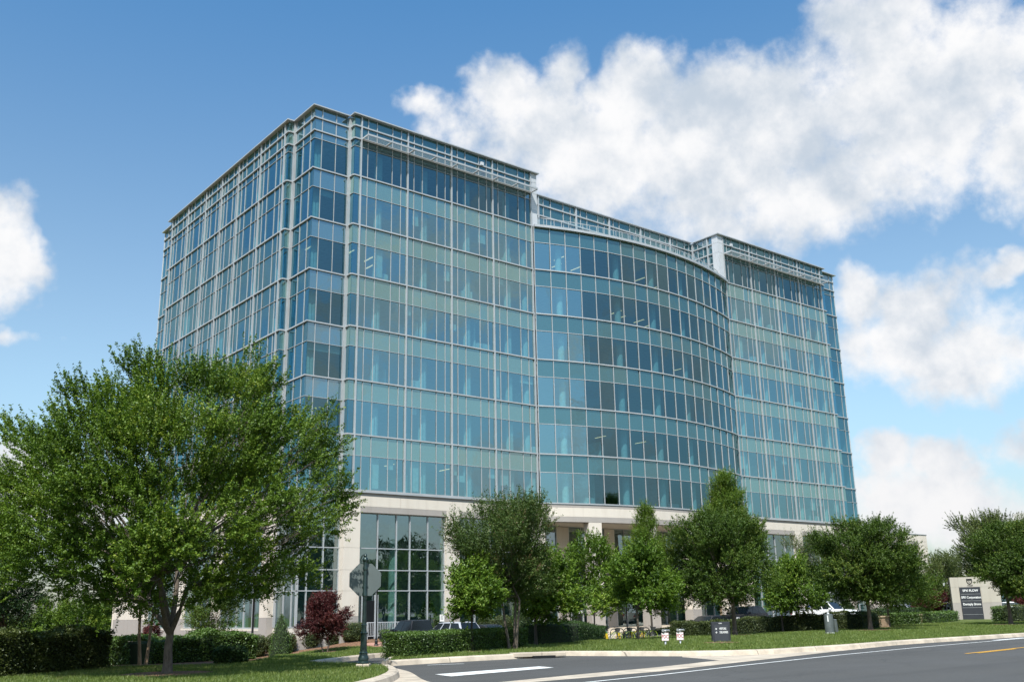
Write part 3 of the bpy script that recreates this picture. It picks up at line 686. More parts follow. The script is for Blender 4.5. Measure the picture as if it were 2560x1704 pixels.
# low wing to the right
stonebox('stone_pier', 77.25, 79.16, 0, .9, [-1.6, .1, 1.45, 3.18, 4.62, 6.16, 8.23], MPI); stonebox('stone_pier', 66.4, 71.2, .0, .9, [-1.6, .1, 1.45, 3.18, 4.62, 6.16, 8.23], MPI)
m_ = MB(); m_.box(66.36, 79.16, 0, .9, 8.72, 9.48); m_.cur = 1; m_.box(66.36, 77.2, .004, .9, 8.24, 8.70); m_.cur = 0; m_.box(77.2, 79.16, 0, .9, 8.24, 8.70); m_.build('stone_beam', [STONE, GRAN], BLD)
opening(FRONT, 71.2, 77.25, (72.7, 74.3, 75.7), -.4, 8.23, RW)
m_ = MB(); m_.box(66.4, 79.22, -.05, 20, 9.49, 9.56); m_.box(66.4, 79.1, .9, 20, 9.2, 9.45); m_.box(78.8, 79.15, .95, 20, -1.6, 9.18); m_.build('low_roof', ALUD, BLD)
# left facade base
LP = [(4.08, 5.36), (13.0, 14.3), (20.4, 21.7), (29.2, 38.3)]
m_ = MB(); m_.cur = 1; m_.box(-3.7, -2.8, 4.08, 30.5, 9.89, K0-.10); m_.cur = 0
for a, b in zip([4.08, 9.2, 13.7, 17.3, 21, 25.5, 30.5, 34.4], [9.2, 13.7, 17.3, 21, 25.5, 30.5, 34.4, 38.3]): m_.box(-3.7, -2.8, a+.008, b-.008, 9.13, 9.88 if a < 30 else 9.5)
edges = [4.08]+[e for p in LP for e in p]
for i, (a, b) in enumerate(zip(edges, edges[1:])):
    if b-a > .05: m_.cur = 0 if i % 2 else 1; m_.box(-3.7, -2.8, a+.006, b-.006, 8.69, 9.115)
m_.build('stone_beam', [STONE, GRAN], BLD)
for a, b in LP: stonebox('stone_pier', -3.7, -2.8, a, b, [-2.2, .0, 1.45, 3.18, 4.62, 6.16, 8.68], MPI)
for (a, b) in ((5.36, 13.0), (14.3, 20.4), (21.7, 29.2)):
    opening(LEFT, -b, -a, [-b+(b-a)*f for f in (.2, .4, .57, .77)], .72, 8.68, RW); stonebox('stone_plinth', -3.68, -2.8, a, b, [-2.2, .55, .70], [1, 0])
m_ = MB(); m_.box(-3.75, 5, 38.1, 38.3, -2.2, 9.5); m_.box(-3.6, 10, 33.9, 38.1, 9.3, 9.5); m_.build('rear_wall', STONE, BLD)
# lobby interiors
m_ = MB(); m_.box(-2.6, 66, 8.0, 8.3, -1.2, 9.0); m_.box(-2.7, -2.4, 10, 33, -1.2, 9.0); m_.build('core_wall', CORE, BLD)
poly_slab('ceiling', FOOT, 9.0, 10.0, CEIL)
poly_slab('interior_floor', [(x if x > -2 else x, y if y > 3.3 else 3.3) if 18 < x < 45 else (x, y) for x, y in FOOT], -.35, -.22, CARP)
poly_slab('ceiling', [(66.5, 1), (78.7, 1), (78.7, 12), (66.5, 12)], 8.5, 8.7, CEIL)
for x in (5.3, 14.6, 49., 57.): column(x, 1.9, -.2, 9, .35)
for (x, y, z) in ((12.3, -.02, 39.6), (45.9, -.02, 39.6)):
    m_ = MB(); m_.box(x, x+.3, -.35, -.17, z-.55, z-.25); m_.box(x+.1, x+.2, -.17, -.1, z-.45, z-.35); m_.build('floodlight', PANEL, BLD)
# ================================================================== ground, roads, lawns
xs = sorted(set([-900, -500, -300, -200, -150, -120]+list(range(-100, 121, 3))+[150, 200, 300, 450, 700, 1100]))
ys = sorted(set([-400, -250, -180, -140]+list(range(-110, 61, 3))+[80, 110, 160, 240, 400, 700, 1200]))
gm = MB(); gm.v = [(x, y, gz(x, y)-.10) for y in ys for x in xs]; nx = len(xs)
for j in range(len(ys)-1):
    for i in range(nx-1):
        a = j*nx+i; gm.f.append((a, a+1, a+nx+1, a+nx)); gm.m.append(0)
tag(gm.build('ground', LAWN, None, True), kind='structure')
def inside(p, poly):
    c = False; n = len(poly); j = n-1
    for i in range(n):
        if (poly[i][1] > p[1]) != (poly[j][1] > p[1]) and p[0] < (poly[j][0]-poly[i][0])*(p[1]-poly[i][1])/(poly[j][1]-poly[i][1])+poly[i][0]: c = not c
        j = i
    return c
def drape(name, pts, off, mt, step=1.5, skirt=.0, kind='structure', parent=None):
    P = [(p[0], p[1]) for p in pts]; Q = []
    for a, b in zip(P, P[1:]+P[:1]):
        n = max(1, int(math.dist(a, b)/step)); Q += [(a[0]+(b[0]-a[0])*k/n, a[1]+(b[1]-a[1])*k/n) for k in range(n)]
    nb = len(Q); x0 = min(q_[0] for q_ in P); x1 = max(q_[0] for q_ in P); y0 = min(q_[1] for q_ in P); y1 = max(q_[1] for q_ in P)
    A = [Vector(q_) for q_ in Q]; y = y0+step*.37
    while y < y1:
        x = x0+step*.41
        while x < x1:
            if inside((x, y), P): A.append(Vector((x, y)))
            x += step
        y += step
    v, e, f, *_ = delaunay_2d_cdt(A, [(i, (i+1) % nb) for i in range(nb)], [], 0, 1e-4)
    V = [(p.x, p.y, gz(p.x, p.y)+off) for p in v]; F = []
    for t in f:
        c = (sum(v[i].x for i in t)/len(t), sum(v[i].y for i in t)/len(t))
        if inside(c, P): F.append(tuple(t))
    m_ = MB(); m_.v = V; m_.f = F; m_.m = [0]*len(F)
    if skirt:
        for a, b in zip(Q, Q[1:]+Q[:1]):
            m_.poly([(*a, gz(*a)+off), (*b, gz(*b)+off), (*b, gz(*b)+off-skirt), (*a, gz(*a)+off-skirt)])
    o = m_.build(name, mt, parent)
    return tag(o, kind=kind) if kind else o
def px(*uv, off=0.): return [tuple(G(u, v, off))[:2] for u, v in uv]
def smooth(P, k=2, closed=False):
    for _ in range(k):
        R_ = [P[0]]
        for a, b in zip(P, P[1:]): R_ += [(a[0]*.75+b[0]*.25, a[1]*.75+b[1]*.25), (a[0]*.25+b[0]*.75, a[1]*.25+b[1]*.75)]
        P = R_+[P[-1]]
    return P
drape('road', [(-150, -110), (200, -110), (200, -3.0), (-6, -3.0), (-13, -24), (-24, -26.5), (-150, -27)], 0., ASPH, 3.)
# kerb-grass edges
NOSE = smooth(px((955, 1662.8), (967, 1667), (974, 1674), (970, 1681), (950, 1690.5), (921, 1699), (895, 1705), off=.14), 2)
e0, e1 = NOSE[-2], NOSE[-1]; dxy = Vector((e1[0]-e0[0], e1[1]-e0[1])).normalized()
NOSEX = NOSE+[(e1[0]+dxy.x*k, e1[1]+dxy.y*k) for k in (4, 12)]
DRIVE = px((955, 1662.8), (915, 1659.5), (860, 1657), (800, 1656), off=.14)
MAPF = px((769, 1653.6), (820, 1646.8), (870, 1641), (925, 1634.5), (983, 1631.2), (1012, 1630.8), off=.12)
MAPB = px((1006, 1628), (983, 1623.5), (955, 1617.5), (915, 1614), (860, 1616), (816, 1621), (748, 1630), (680, 1643.5), (620, 1655), (567, 1662), off=.12)
LAWNP = NOSEX+[(-60, -46), (-60, -33), (-32, -28.6), (-27, -27.8)]+MAPB[::-1]+MAPF[::-1]+DRIVE[::-1][:-1]
L1 = drape('lawn', LAWNP, .13, LAWN, 1.2, .2)
drape('mulch_bed', [(p[0], p[1]-.3) for p in MAPB]+[(-22.5, -28.4), (-27, -29), (-33, -31), (-60, -34), (-60, 45), (-3.9, 45), (-3.9, 4), (-3.4, .6), (1, -.1), (1.3, -6.0)], .10, MULCH, 2.)
BRK = px((905, 1609), (920, 1606), (1030, 1602), (1032, 1632), (1012, 1630.2), (983, 1622), (955, 1615), off=.15)
drape('brick_walk', BRK, .15, BRICK, 1.2, .15)
FRB = [(1.0, -.05), (1.0, -3.3), (2.2, -4.2), (19, -4.4), (20, -.2)]
drape('mulch_bed', px((140, 1697), (300, 1679), (450, 1669), (562, 1662), (562, 1656), (420, 1659), (300, 1667), (140, 1684), off=.15), .155, MULCH, .8)
RINGS = []
def ring(p, r_, off): RINGS.append((p.x, p.y, r_)); drape('mulch_ring', [(p.x+r_*math.cos(a)*(1+.12*math.sin(3*a)), p.y+r_*math.sin(a)*(1+.1*math.cos(4*a))) for a in np.linspace(0, 2*PI, 22)[:-1]], off, MULCH, .5)
for (u, v, r_) in ((417, 1685, 1.3), (815, 1630, .7)): ring(G(u, v, .13), r_, .155)
for (u, v, r_) in ((1838, 1587, 1.2), (2177, 1574, 1.2), (2528, 1560, 1.3), (1596, 1598, .5), (2224, 1567, .9), (1804, 1606, .8), (1180, 1628, .4)): ring(G(u, v, .14), r_, .165)
drape('mulch_bed', FRB, .12, MULCH, 1.5, .2); drape('mulch_bed', [(43, -.1), (44, -6.), (64, -6.2), (80, -6.2), (80, -.1)], .12, MULCH, 2., .2)
drape('plaza_paving', [(20, -.4), (19, -4.4), (20, -7.5), (31, -9.5), (43, -7), (43.5, -.4), (43.5, 3.), (20, 3.)], .11, CONC, 1.5, .2)
ISF = px((968, 1651), (1064, 1645.5), (1176, 1639.5), (1300, 1633.5), (1408, 1627.2), (1543, 1627.4), (1700, 1627.5), (1810, 1626), (1921, 1622.6), (2100, 1611.5), (2243, 1600.6), (2560, 1581.5), off=.14)
a_, b_ = Vector(ISF[-2]), Vector(ISF[-1]); k_ = (b_-a_).normalized(); ISFX = ISF+[tuple(b_+k_*t) for t in (20, 60, 150)]
ISB = px((985, 1641), (1100, 1628), (1205, 1619), (1290, 1614), (1340, 1609), (1500, 1598), (1560, 1594.5), (1640, 1589), (1700, 1583), (1800, 1578), off=.14)
ISBX = ISB+[(15, -22.0), (25, -21.6), (40, -17.5), (70, -9), (200, 6)]
ISL = [ISFX[0]]+ISFX[1:]+ISBX[::-1]
L2 = drape('lawn', ISL, .14, LAWN, 1.2, .2)
def strip(name, P, w0, w1, off, mt, h0=0., side=1, kind='structure'):
    """flat ribbon between lateral offsets w0 and w1 of a path"""
    m_ = MB(); n = len(P); L = []
    for i in range(n):
        a, b = Vector(P[max(0, i-1)]), Vector(P[min(n-1, i+1)]); t = (b-a).normalized(); q_ = Vector((t.y, -t.x))*side; p = Vector(P[i])
        L.append(((p+q_*w0), (p+q_*w1)))
    for (a, b), (c, d) in zip(L, L[1:]):
        m_.poly([(a.x, a.y, gz(a.x, a.y)+off), (b.x, b.y, gz(b.x, b.y)+off), (d.x, d.y, gz(d.x, d.y)+off), (c.x, c.y, gz(c.x, c.y)+off)])
    return tag(m_.build(name, mt), kind=kind)
def kerb(P, side=1, w=.17, h=.155):
    m_ = MB(); n = len(P); Q = []
    for a, b in zip(P, P[1:]):
        k = max(1, int(math.dist(a, b)/1.2)); Q += [(a[0]+(b[0]-a[0])*t/k, a[1]+(b[1]-a[1])*t/k) for t in range(k)]
    Q.append(P[-1]); R_ = []
    for i in range(len(Q)):
        a, b = Vector(Q[max(0, i-1)]), Vector(Q[min(len(Q)-1, i+1)]); t = (b-a).normalized(); q_ = Vector((t.y, -t.x))*side; p = Vector(Q[i]); z = gz(p.x, p.y)
        R_.append([(*(p+q_*o), z+zz) for o, zz in ((-.02, -.08), (-.02, h), (w*.75, h), (w, h-.035), (w+.07, -.08))])
    for A, B in zip(R_, R_[1:]):
        for k in range(4): m_.poly([A[k], A[k+1], B[k+1], B[k]])
    m_.poly(R_[0]); m_.poly(R_[-1][::-1]); tag(m_.build('kerb', CONC, None, True), kind='structure')
kerb(NOSEX, -1, .24, .17); kerb(DRIVE, 1); kerb(MAPF, 1, .2); kerb(ISFX, 1, .26, .165); kerb(ISBX, -1); kerb([ISFX[0], ISBX[0]], -1)
kerb([(2.2, -4.2), (19, -4.4), (20, -7.5), (31, -9.5), (43, -7), (44, -6), (64, -6.2), (80, -6.2)], 1)
GUT = px((1120, 1718), (1250, 1704), (1450, 1684.5), (1650, 1666), (1799, 1649.3), (1706, 1641.5), (1703, 1632), (1921, 1628), (2100, 1616), (2243, 1604), (2560, 1584.5))+[tuple(b_+k_*t+Vector((k_.y, -k_.x))*.2) for t in (20, 80)]+[tuple(b_+k_*t+Vector((k_.y, -k_.x))*.75) for t in (80, 20)]+px((2560, 1588), (2230, 1612.6), (2100, 1626), (1844, 1655), (1650, 1677), (1498, 1690), (1329, 1704), (1240, 1715))
drape('gutter', GUT, .004, CONC, 2.)
drape('gutter', smooth(px((950, 1660), (971, 1666), (1000, 1671.5), (1025, 1678), (1042, 1688), (1056, 1698), (1090, 1708), (1110, 1720)), 2)+px((900, 1720), (940, 1706), (975, 1695), (985, 1685), (978, 1673)), .004, CONC, 1.)
def mark(P, w, off=.009, mt=WHITEP, name='road_marking'): strip(name, P, -w/2, w/2, off, mt)
EL = px((1475, 1704), (1650, 1686), (1870, 1661), (2100, 1636.3), (2300, 1617), (2509, 1599.2)); d0 = (Vector(EL[-1])-Vector(EL[-2])).normalized(); d1 = (Vector(EL[0])-Vector(EL[1])).normalized()
mark([tuple(Vector(EL[0])+d1*15)]+EL+[tuple(Vector(EL[-1])+d0*9)], .12)
mark([tuple(Vector(EL[-1])+d0*t+Vector((-d0.y, d0.x))*.28) for t in (-.3, 3.2)], .28, .010)
YL = px((2414, 1633), (2521, 1621.5)); dy_ = (Vector(YL[1])-Vector(YL[0])).normalized()
mark([YL[0], tuple(Vector(YL[1])+dy_*40)], .11, .009, YELP); mark([tuple(Vector(YL[0])+dy_*.55+Vector((dy_.y, -dy_.x))*.17), tuple(Vector(YL[1])+dy_*.2+Vector((dy_.y, -dy_.x))*.17)], .11, .009, YELP)
drape('road_marking', px((1087, 1685), (1128, 1690), (1385, 1668), (1349, 1665)), .009, WHITEP, 1.)
mark(px((1068, 1661.8), (1160, 1658.2)), .13)
for (a, b) in (((1296, 1606), (1327, 1606)), ((1297, 1598.5), (1326, 1598.5)), ((1505, 1592), (1545, 1589))): mark(px(a, b), .1)
for x in (3.2, 5.95, 8.7, 11.45, 14.2): mark([(x, -4.7), (x, -9.6)], .1)
mark(px((1560, 1583), (1690, 1578)), .12, .01, BLUEP)
# storm drain in the kerb
p = G(1352, 1636, .1); sdn = thing('storm_drain', 'concrete kerb inlet with dark slot at the lane edge', 'storm drain', (p.x, p.y, 0), -.42)
m_ = MB(); m_.box(-1.0, .9, -.1, .6, .05, .185); m_.build('cover_slab', CONC, sdn, bevel=.02); m_ = MB(); m_.box(-.35, .45, -.30, -.14, .012, .09); m_.build('inlet_slot', BLACK, sdn)  # slot is a solid black box; the hole's darkness is put into its colour
# ================================================================== grass blades
def blades(name, poly, n, size, off, maxd=60, lm=LF_G, kind='stuff', z0=0.):
    x0 = min(p[0] for p in poly); x1 = max(p[0] for p in poly); y0 = min(p[1] for p in poly); y1 = max(p[1] for p in poly)
    P = []; tries = 0; pa = np.array(poly)
    C2 = np.array(CAM[:]); fwn = np.array(fw[:]); crn = np.array(cr[:]); cun = np.array(cu[:])
    while sum(len(a) for a in P) < n and tries < 60:
        tries += 1; X = R8.random(200000)*(x1-x0)+x0; Y = R8.random(200000)*(y1-y0)+y0
        d = np.stack([X, Y, np.zeros_like(X)], 1)-C2; w = d@fwn; u = np.abs(d@crn/w); k = (w > 1) & (u < .56) & (w < maxd) & (R8.random(len(X)) < (30/np.maximum(w, 20))**1.5)
        X, Y = X[k], Y[k]; ins = np.zeros(len(X), bool); j = len(pa)-1
        for i in range(len(pa)):
            yi, yj, xi, xj = pa[i, 1], pa[j, 1], pa[i, 0], pa[j, 0]
            c = ((yi > Y) != (yj > Y)) & (X < (xj-xi)*(Y-yi)/(yj-yi+1e-12)+xi); ins ^= c; j = i
        P.append(np.stack([X[ins], Y[ins]], 1))
    P = np.concatenate(P)[:n]
    for (a, b, c) in RINGS: P = P[(P[:, 0]-a)**2+(P[:, 1]-b)**2 > (c*.93)**2]
    n = len(P); Z = np.array([gz(x, y) for x, y in P])+off
    h = size*(.5+R8.random(n)); a = R8.random(n)*2*PI; ln = R8.normal(size=(n, 2))*.35; w = .009+.006*R8.random(n)
    B = np.stack([P[:, 0], P[:, 1], Z], 1); s_ = np.stack([np.cos(a)*w, np.sin(a)*w, np.zeros(n)], 1); tp = B+np.stack([ln[:, 0]*h, ln[:, 1]*h, h], 1)
    V = np.stack([B-s_, B+s_, tp], 1).reshape(-1, 3)
    me = bpy.data.meshes.new(name); me.vertices.add(3*n); me.vertices.foreach_set('co', V.astype(np.float32).ravel()); me.loops.add(3*n); me.loops.foreach_set('vertex_index', np.arange(3*n, dtype=np.int32))
    me.polygons.add(n); me.polygons.foreach_set('loop_start', np.arange(0, 3*n, 3, dtype=np.int32))
    pt = .5+.28*np.sin((P[:, 1]-P[:, 0]*.14)*5.2)+.3*np.sin(P[:, 0]*1.7+np.sin(P[:, 1]*1.1)*2)*np.cos(P[:, 1]*1.3)
    at = me.attributes.new('tint', 'FLOAT', 'FACE'); at.data.foreach_set('value', np.clip(.2+.45*pt+R8.normal(size=n)*.22, 0, 1).astype(np.float32))
    me.materials.append(lm); me.update(calc_edges=True); o = bpy.data.objects.new(name, me); link(o)
    if kind: o['kind'] = kind; o['label'] = None
    if 'label' in o: del o['label']
    return o
o = blades('grass', LAWNP, 190000, .075, .12, 75); tag(o, 'short green grass on the lawn at lower left', 'grass')
o = blades('grass', ISL, 170000, .075, .13, 75); tag(o, 'mown green grass on the long verge beside the road', 'grass')

# ================================================================== plants
def W(p, u, v):                       # point of the upright plane through p that faces the street, on a sight line
    d = fw+cr*((u-1280)/FPX)-cu*((v-852)/FPX); t = (Vector(p)-CAM).dot(FH)/d.dot(FH); return CAM+d*t
def at_depth(u, v, D): 
    d = fw+cr*((u-1280)/FPX)-cu*((v-852)/FPX); return CAM+d*D
def ground_at(u, D):                  # ground point in direction u at a given depth
    p = at_depth(u, 1520, D); return Vector((p.x, p.y, gz(p.x, p.y)))
SC = lambda p: depth(p)/FPX
def crown_box(p, x0, x1, y0, y1):
    a = W(p, x0, (y0+y1)/2); b = W(p, x1, (y0+y1)/2); zt = W(p, (x0+x1)/2, y0).z; zb = W(p, (x0+x1)/2, y1).z
    w = (b-a).length; off = ((a+b)/2-Vector(p)); return w, zb-p.z, zt-p.z, (off.x, off.y)
# --- the big tree on the left lawn
p1 = G(417, 1684, .13)
T1C = [(380,925,62),(470,975,75),(560,965,70),(640,990,62),(612,900,24),(655,935,26),(290,1015,66),(228,985,42),(205,1060,55),(60,1090,38),(22,1072,20),(120,1115,52),(165,1165,72),(262,1120,82),(360,1065,90),(480,1085,100),(600,1085,92),(690,1070,60),(755,1092,44),(800,1052,24),(700,1160,82),(785,1130,38),(590,1200,108),(460,1220,110),(330,1230,100),(212,1240,82),(100,1215,60),(40,1205,42),(18,1225,30),(35,1285,52),(112,1310,72),(200,1350,82),(310,1370,92),(430,1370,92),(560,1340,90),(680,1300,80),(765,1265,58),(822,1205,26),(812,1245,34),(806,1320,34),(835,1290,18),(50,1380,62),(130,1420,58),(230,1455,52),(340,1475,62),(560,1450,70),(650,1400,72),(705,1440,42),(500,1505,34),(55,1450,44),(300,1505,34),(625,1490,32),(400,1530,30)]
cl = []; rg = random.Random(5); D1 = depth(p1)
for (u, v, r_) in T1C:
    wpt = W(p1, u, v)-p1; du = (u-425)/430; dv = (v-1230)/330; th = math.sqrt(max(.02, 1-min(1, du*du+dv*dv)))*4.3; R_ = r_*SC(p1)
    for s_ in ((1, -1) if th > 1.6 else (rg.choice((1, -1)),)):
        o_ = FH*(s_*th*rg.uniform(.35, .95)); k = 1-o_.dot(FH)/D1*.0
        q_ = wpt+o_; f_ = (D1+o_.dot(FH))/D1; q_ = Vector((wpt.x*f_+o_.x*1.0-wpt.x*(f_-1)*0, wpt.y*f_+o_.y, (wpt.z-1.5)*f_+1.5))
        cl.append((q_.x, q_.y, q_.z, R_*.84, R_*.76))
for (u, v, r_) in ((470, 1425, 52), (505, 1385, 40), (455, 1480, 40), (560, 1400, 45), (420, 1180, 50), (330, 1300, 50)):
    wpt = W(p1, u, v)-p1-FH*3.6; cl.append((wpt.x, wpt.y, wpt.z+.3, r_*SC(p1)*.9, r_*SC(p1)*.8))
tree('zelkova_tree', 'big spreading green tree on the lawn at the left, the largest tree', p1, cl, 1.15, .135, LF_Z, BARK, 5600, 46, .074, .58, .036, outb=.9, upb=.6, aspect=.46, forks=[W(p1, a, b)-p1+FH*c for a, b, c in ((352, 1500, .3), (398, 1400, -.5), (428, 1370, .6), (478, 1470, -.4), (440, 1440, -1.2))])
def quick(name, label, p, box, n, shape, trunk_h, r, lm, bm_, n_tw, n_lf, size, seed, rr=.24, **k):
    w, zb, zt, off = crown_box(p, *box); c = auto_clumps(w, zb, zt, n, shape, rr, off, seed)
    return tree(name, label, p, c, max(.6, min(trunk_h, zb+.25*(zt-zb))), r, lm, bm_, n_tw, n_lf, size, **k)
p = G(356, 1668, .1); quick('crape_myrtle', 'slender tan double trunk tree right behind the big lawn tree', p, (230, 480, 1330, 1530), 14, 'vase', 2.0, .055, LF_Z, BARKL, 700, 30, .07, 3, stems=2)
p = ground_at(20, 36); quick('evergreen_tree', 'dark tree cut off by the left edge of the photo', p, (-160, 62, 1290, 1600), 18, 'round', 1.5, .16, LF_P, BARKD, 1100, 34, .08, 4)
p = ground_at(520, 46); quick('feathery_tree', 'feathery dark green young tree before the left facade', p, (445, 600, 1440, 1600), 14, 'round', 1., .06, LF_D, BARKD, 700, 34, .06, 6, tlen=.4)
pm_ = G(815, 1630, .12); quick('red_maple', 'small dark red maple on the sloping lawn', pm_, (742, 874, 1486, 1592), 20, 'spread', .55, .05, LF_M, BARK, 1150, 36, .085, 8, .2, stems=3, tlen=.38, spread=.05, upb=.1, aspect=.4)
p = ground_at(385, 60); quick('purple_shrub', 'small purple leaved bush by the far left wall', p, (352, 405, 1568, 1612), 8, 'round', .4, .03, LF_M, BARKD, 160, 20, .09, 9, tlen=.3, cat='shrub')
# --- the trees of the verge
quick('dogwood_tree', 'slim young tree with bright leaves and single dark trunk before the near hedge', G(1180, 1628, .13), (1108, 1262, 1418, 1536), 16, 'spread', 1.35, .055, LF_B, BARKD, 560, 26, .105, 11, tlen=.5, upb=.0, droop=.9)
quick('crape_myrtle', 'brownish green tree with two slender trunks, tallest left of the bikes', G(1283, 1622, .13), (1105, 1440, 1262, 1500), 30, 'vase', 1.9, .062, LF_C, BARK, 1900, 34, .07, 12, .17, stems=3, tlen=.6, upb=.6)
quick('dogwood_tree', 'bright leaved tree with low forking trunk before the middle hedge', G(1340, 1613, .13), (1255, 1470, 1390, 1540), 22, 'spread', 1.1, .085, LF_B, BARKD, 1000, 28, .11, 13, .2, tlen=.5, upb=.0, droop=.9)
quick('dogwood_tree', 'bright leaved tree beside the left end of the bicycle rack', G(1488, 1601, .13), (1392, 1590, 1340, 1520), 24, 'spread', 1.6, .075, LF_B, BARKD, 1050, 28, .115, 14, .2, tlen=.5, upb=.0, droop=.9)
quick('dogwood_tree', 'bright leaved tree with pale speckled trunk in front of the bicycles', G(1596, 1598, .13), (1500, 1710, 1372, 1526), 26, 'spread', 1.5, .07, LF_B, BARK, 1150, 28, .115, 15, .2, tlen=.5, upb=.0, droop=.9)
quick('willow_oak', 'loose upright tree behind the bicycles with its top at the stone band', G(1631, 1590, .13), (1552, 1690, 1262, 1500), 26, 'spire', 2.4, .09, LF_Z, BARKD, 1900, 32, .075, 16, .22, tlen=.65, upb=.7)
quick('oak_tree', 'dense rounded oak behind the black visitors sign', G(1838, 1587, .13), (1640, 1942, 1284, 1515), 54, 'round', 2.1, .125, LF_D, BARK, 3300, 36, .085, 17, .155, tlen=.5, upb=.35)
quick('willow_oak', 'tallest pointed tree reaching above the stone band, behind the dense oak', G(1806, 1577, .12), (1728, 1905, 1182, 1420), 40, 'spire', 2.4, .12, LF_Z, BARKL, 2700, 34, .085, 18, .2, tlen=.75, upb=.7)
quick('dogwood_tree', 'light green tree with thin dark trunk left of the white pickup', G(1958, 1580, .13), (1868, 2085, 1400, 1525), 22, 'spread', 2., .065, LF_B, BARKD, 1150, 28, .115, 19, .2, tlen=.5, upb=.0, droop=.9)
quick('willow_oak', 'wispy olive tree with bare twigs behind the light green tree', ground_at(2030, 78), (1965, 2085, 1345, 1480), 16, 'vase', 2.5, .08, LF_O, BARKD, 700, 26, .08, 20, tlen=.9, upb=1.)
quick('oak_tree', 'dense rounded oak right of the white pickup', G(2177, 1574, .13), (2032, 2296, 1300, 1510), 54, 'round', 2.2, .13, LF_D, BARK, 3300, 36, .085, 21, .155, tlen=.5, upb=.35)
quick('oak_tree', 'dark small oak with trunk by the low stone wall', G(2224, 1567, .13), (2150, 2335, 1405, 1520), 20, 'round', 2.3, .08, LF_D, BARK, 1200, 32, .09, 22, .22, tlen=.5)
quick('young_tree', 'olive green tree left of the tall stone sign', ground_at(2380, 98), (2285, 2420, 1395, 1515), 22, 'round', 2.4, .10, LF_O, BARKD, 1300, 32, .10, 23, .22, tlen=.6, upb=.9)
quick('oak_tree', 'dense dark oak at the right edge shading the tall stone sign', G(2528, 1560, .13), (2425, 2690, 1312, 1490), 54, 'round', 2.4, .13, LF_D, BARK, 3300, 36, .095, 24, .155, tlen=.5, upb=.35)
quick('maple_tree', 'tall loose tree rising behind the right hand oaks', ground_at(2490, 120), (2340, 2620, 1290, 1500), 34, 'round', 4., .2, LF_O, BARKD, 3000, 30, .17, 25, .16, tlen=1.2, upb=.5)
quick('purple_plum_tree', 'low purple tree behind the hedges left of the stone sign', ground_at(2315, 92), (2268, 2362, 1478, 1530), 12, 'round', .8, .06, LF_M, BARKD, 500, 26, .12, 26, tlen=.4, cat='tree')
quick('purple_plum_tree', 'low purple tree behind the cars at the right edge', ground_at(2560, 100), (2525, 2600, 1478, 1520), 10, 'round', .8, .06, LF_M, BARKD, 400, 26, .12, 27, tlen=.4)
# --- the wood behind the left end
wd_ = [(60, 105, (0, 120, 1545, 1660), 'round', LF_D), (110, 130, (60, 150, 1493, 1640), 'spire', LF_Z), (150, 120, (128, 182, 1497, 1640), 'spire', LF_Z), (200, 112, (135, 260, 1508, 1650), 'round', LF_Z), (255, 118, (200, 310, 1500, 1650), 'round', LF_D), (40, 95, (-40, 95, 1590, 1660), 'round', LF_B), (310, 128, (240, 380, 1490, 1640), 'round', LF_P), (-40, 110, (-130, 40, 1480, 1650), 'round', LF_D)]
lb = ['dark rounded tree in the far left wood', 'pale pointed tree, taller one of the two spires in the far left wood', 'narrow pointed tree, right spire in the far left wood', 'mid green broad tree in the centre of the far left wood', 'dark broad tree in the far left wood beside the stone wall', 'low yellow green tree above the dark hedge', 'dark tree touching the far corner of the stone wall', 'dark tree in the far left wood at the photo edge']
for i, (u, D, box, shp, lm) in enumerate(wd_):
    quick('woodland_tree', lb[i], ground_at(u, D)-Vector((0, 0, .3)), box, 16, shp, 2., .2, lm, BARKD, 520, 28, .20, 40+i, .24, tlen=1.0, group='trees of the far left wood')
# --- trees across the road: only the podium glass shows them
rt = []
for i, (x, y, h) in enumerate(((34, -66, 12), (43, -62, 12.5), (52, -68, 11.5), (60, -62, 10.5), (70, -66, 12), (82, -63, 11), (96, -68, 12), (24, -70, 10.5), (-62, -38, 9), (-70, -22, 10), (-66, -4, 9), (-74, 12, 10))):
    c = auto_clumps(8.5, 2.5, h, 15, 'round', .24, (0, 0), 70+i)
    tree('roadside_tree', 'tall tree across the road, mirrored in the building glass', Vector((x, y, 0)), c, 3, .25, LF_P, BARKD, 420, 26, .30, 1.1, .1, group='trees across the road')

# --- clipped plants
CORED = simple('shaded_core_filler', (.016, .028, .010), 1.)  # solid filler; the shade inside the foliage is put into its near-black colour
def clipped(name, label, base, prof, lm, n, size, cat='shrub', group=None, squash=(1, 1), rz=0.):
    """prof(t)->radius for t 0..1 over height H"""
    H_, rad = prof; root = thing(name, label, cat, base, rz, group)
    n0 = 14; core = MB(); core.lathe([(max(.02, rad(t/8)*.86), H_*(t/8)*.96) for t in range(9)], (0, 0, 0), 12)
    core.v = [(x*squash[0], y*squash[1], z) for x, y, z in core.v]; core.build('dark_core', CORED, root, True)
    t = R8.random(n); ww = np.array([rad(x) for x in t]); keep = R8.random(n) < np.maximum(ww/ww.max(), .25); t = t[keep]; ww = ww[keep]; n = len(t)
    a = R8.random(n)*2*PI; lump = 1+.06*np.sin(a*3+t*9)+.05*np.sin(a*5-t*13); r_ = ww*lump*(1-.14*R8.random(n)**2)
    P = np.stack([np.cos(a)*r_*squash[0], np.sin(a)*r_*squash[1], t*H_], 1)
    top = R8.random(n) < .0
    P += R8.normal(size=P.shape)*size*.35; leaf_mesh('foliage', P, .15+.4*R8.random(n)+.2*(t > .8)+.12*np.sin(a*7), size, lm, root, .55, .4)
    return root
ball = lambda H_, w: (H_, lambda t: w/2*math.sqrt(max(.03, 1-(2*t*.98-1+.04)**4)))
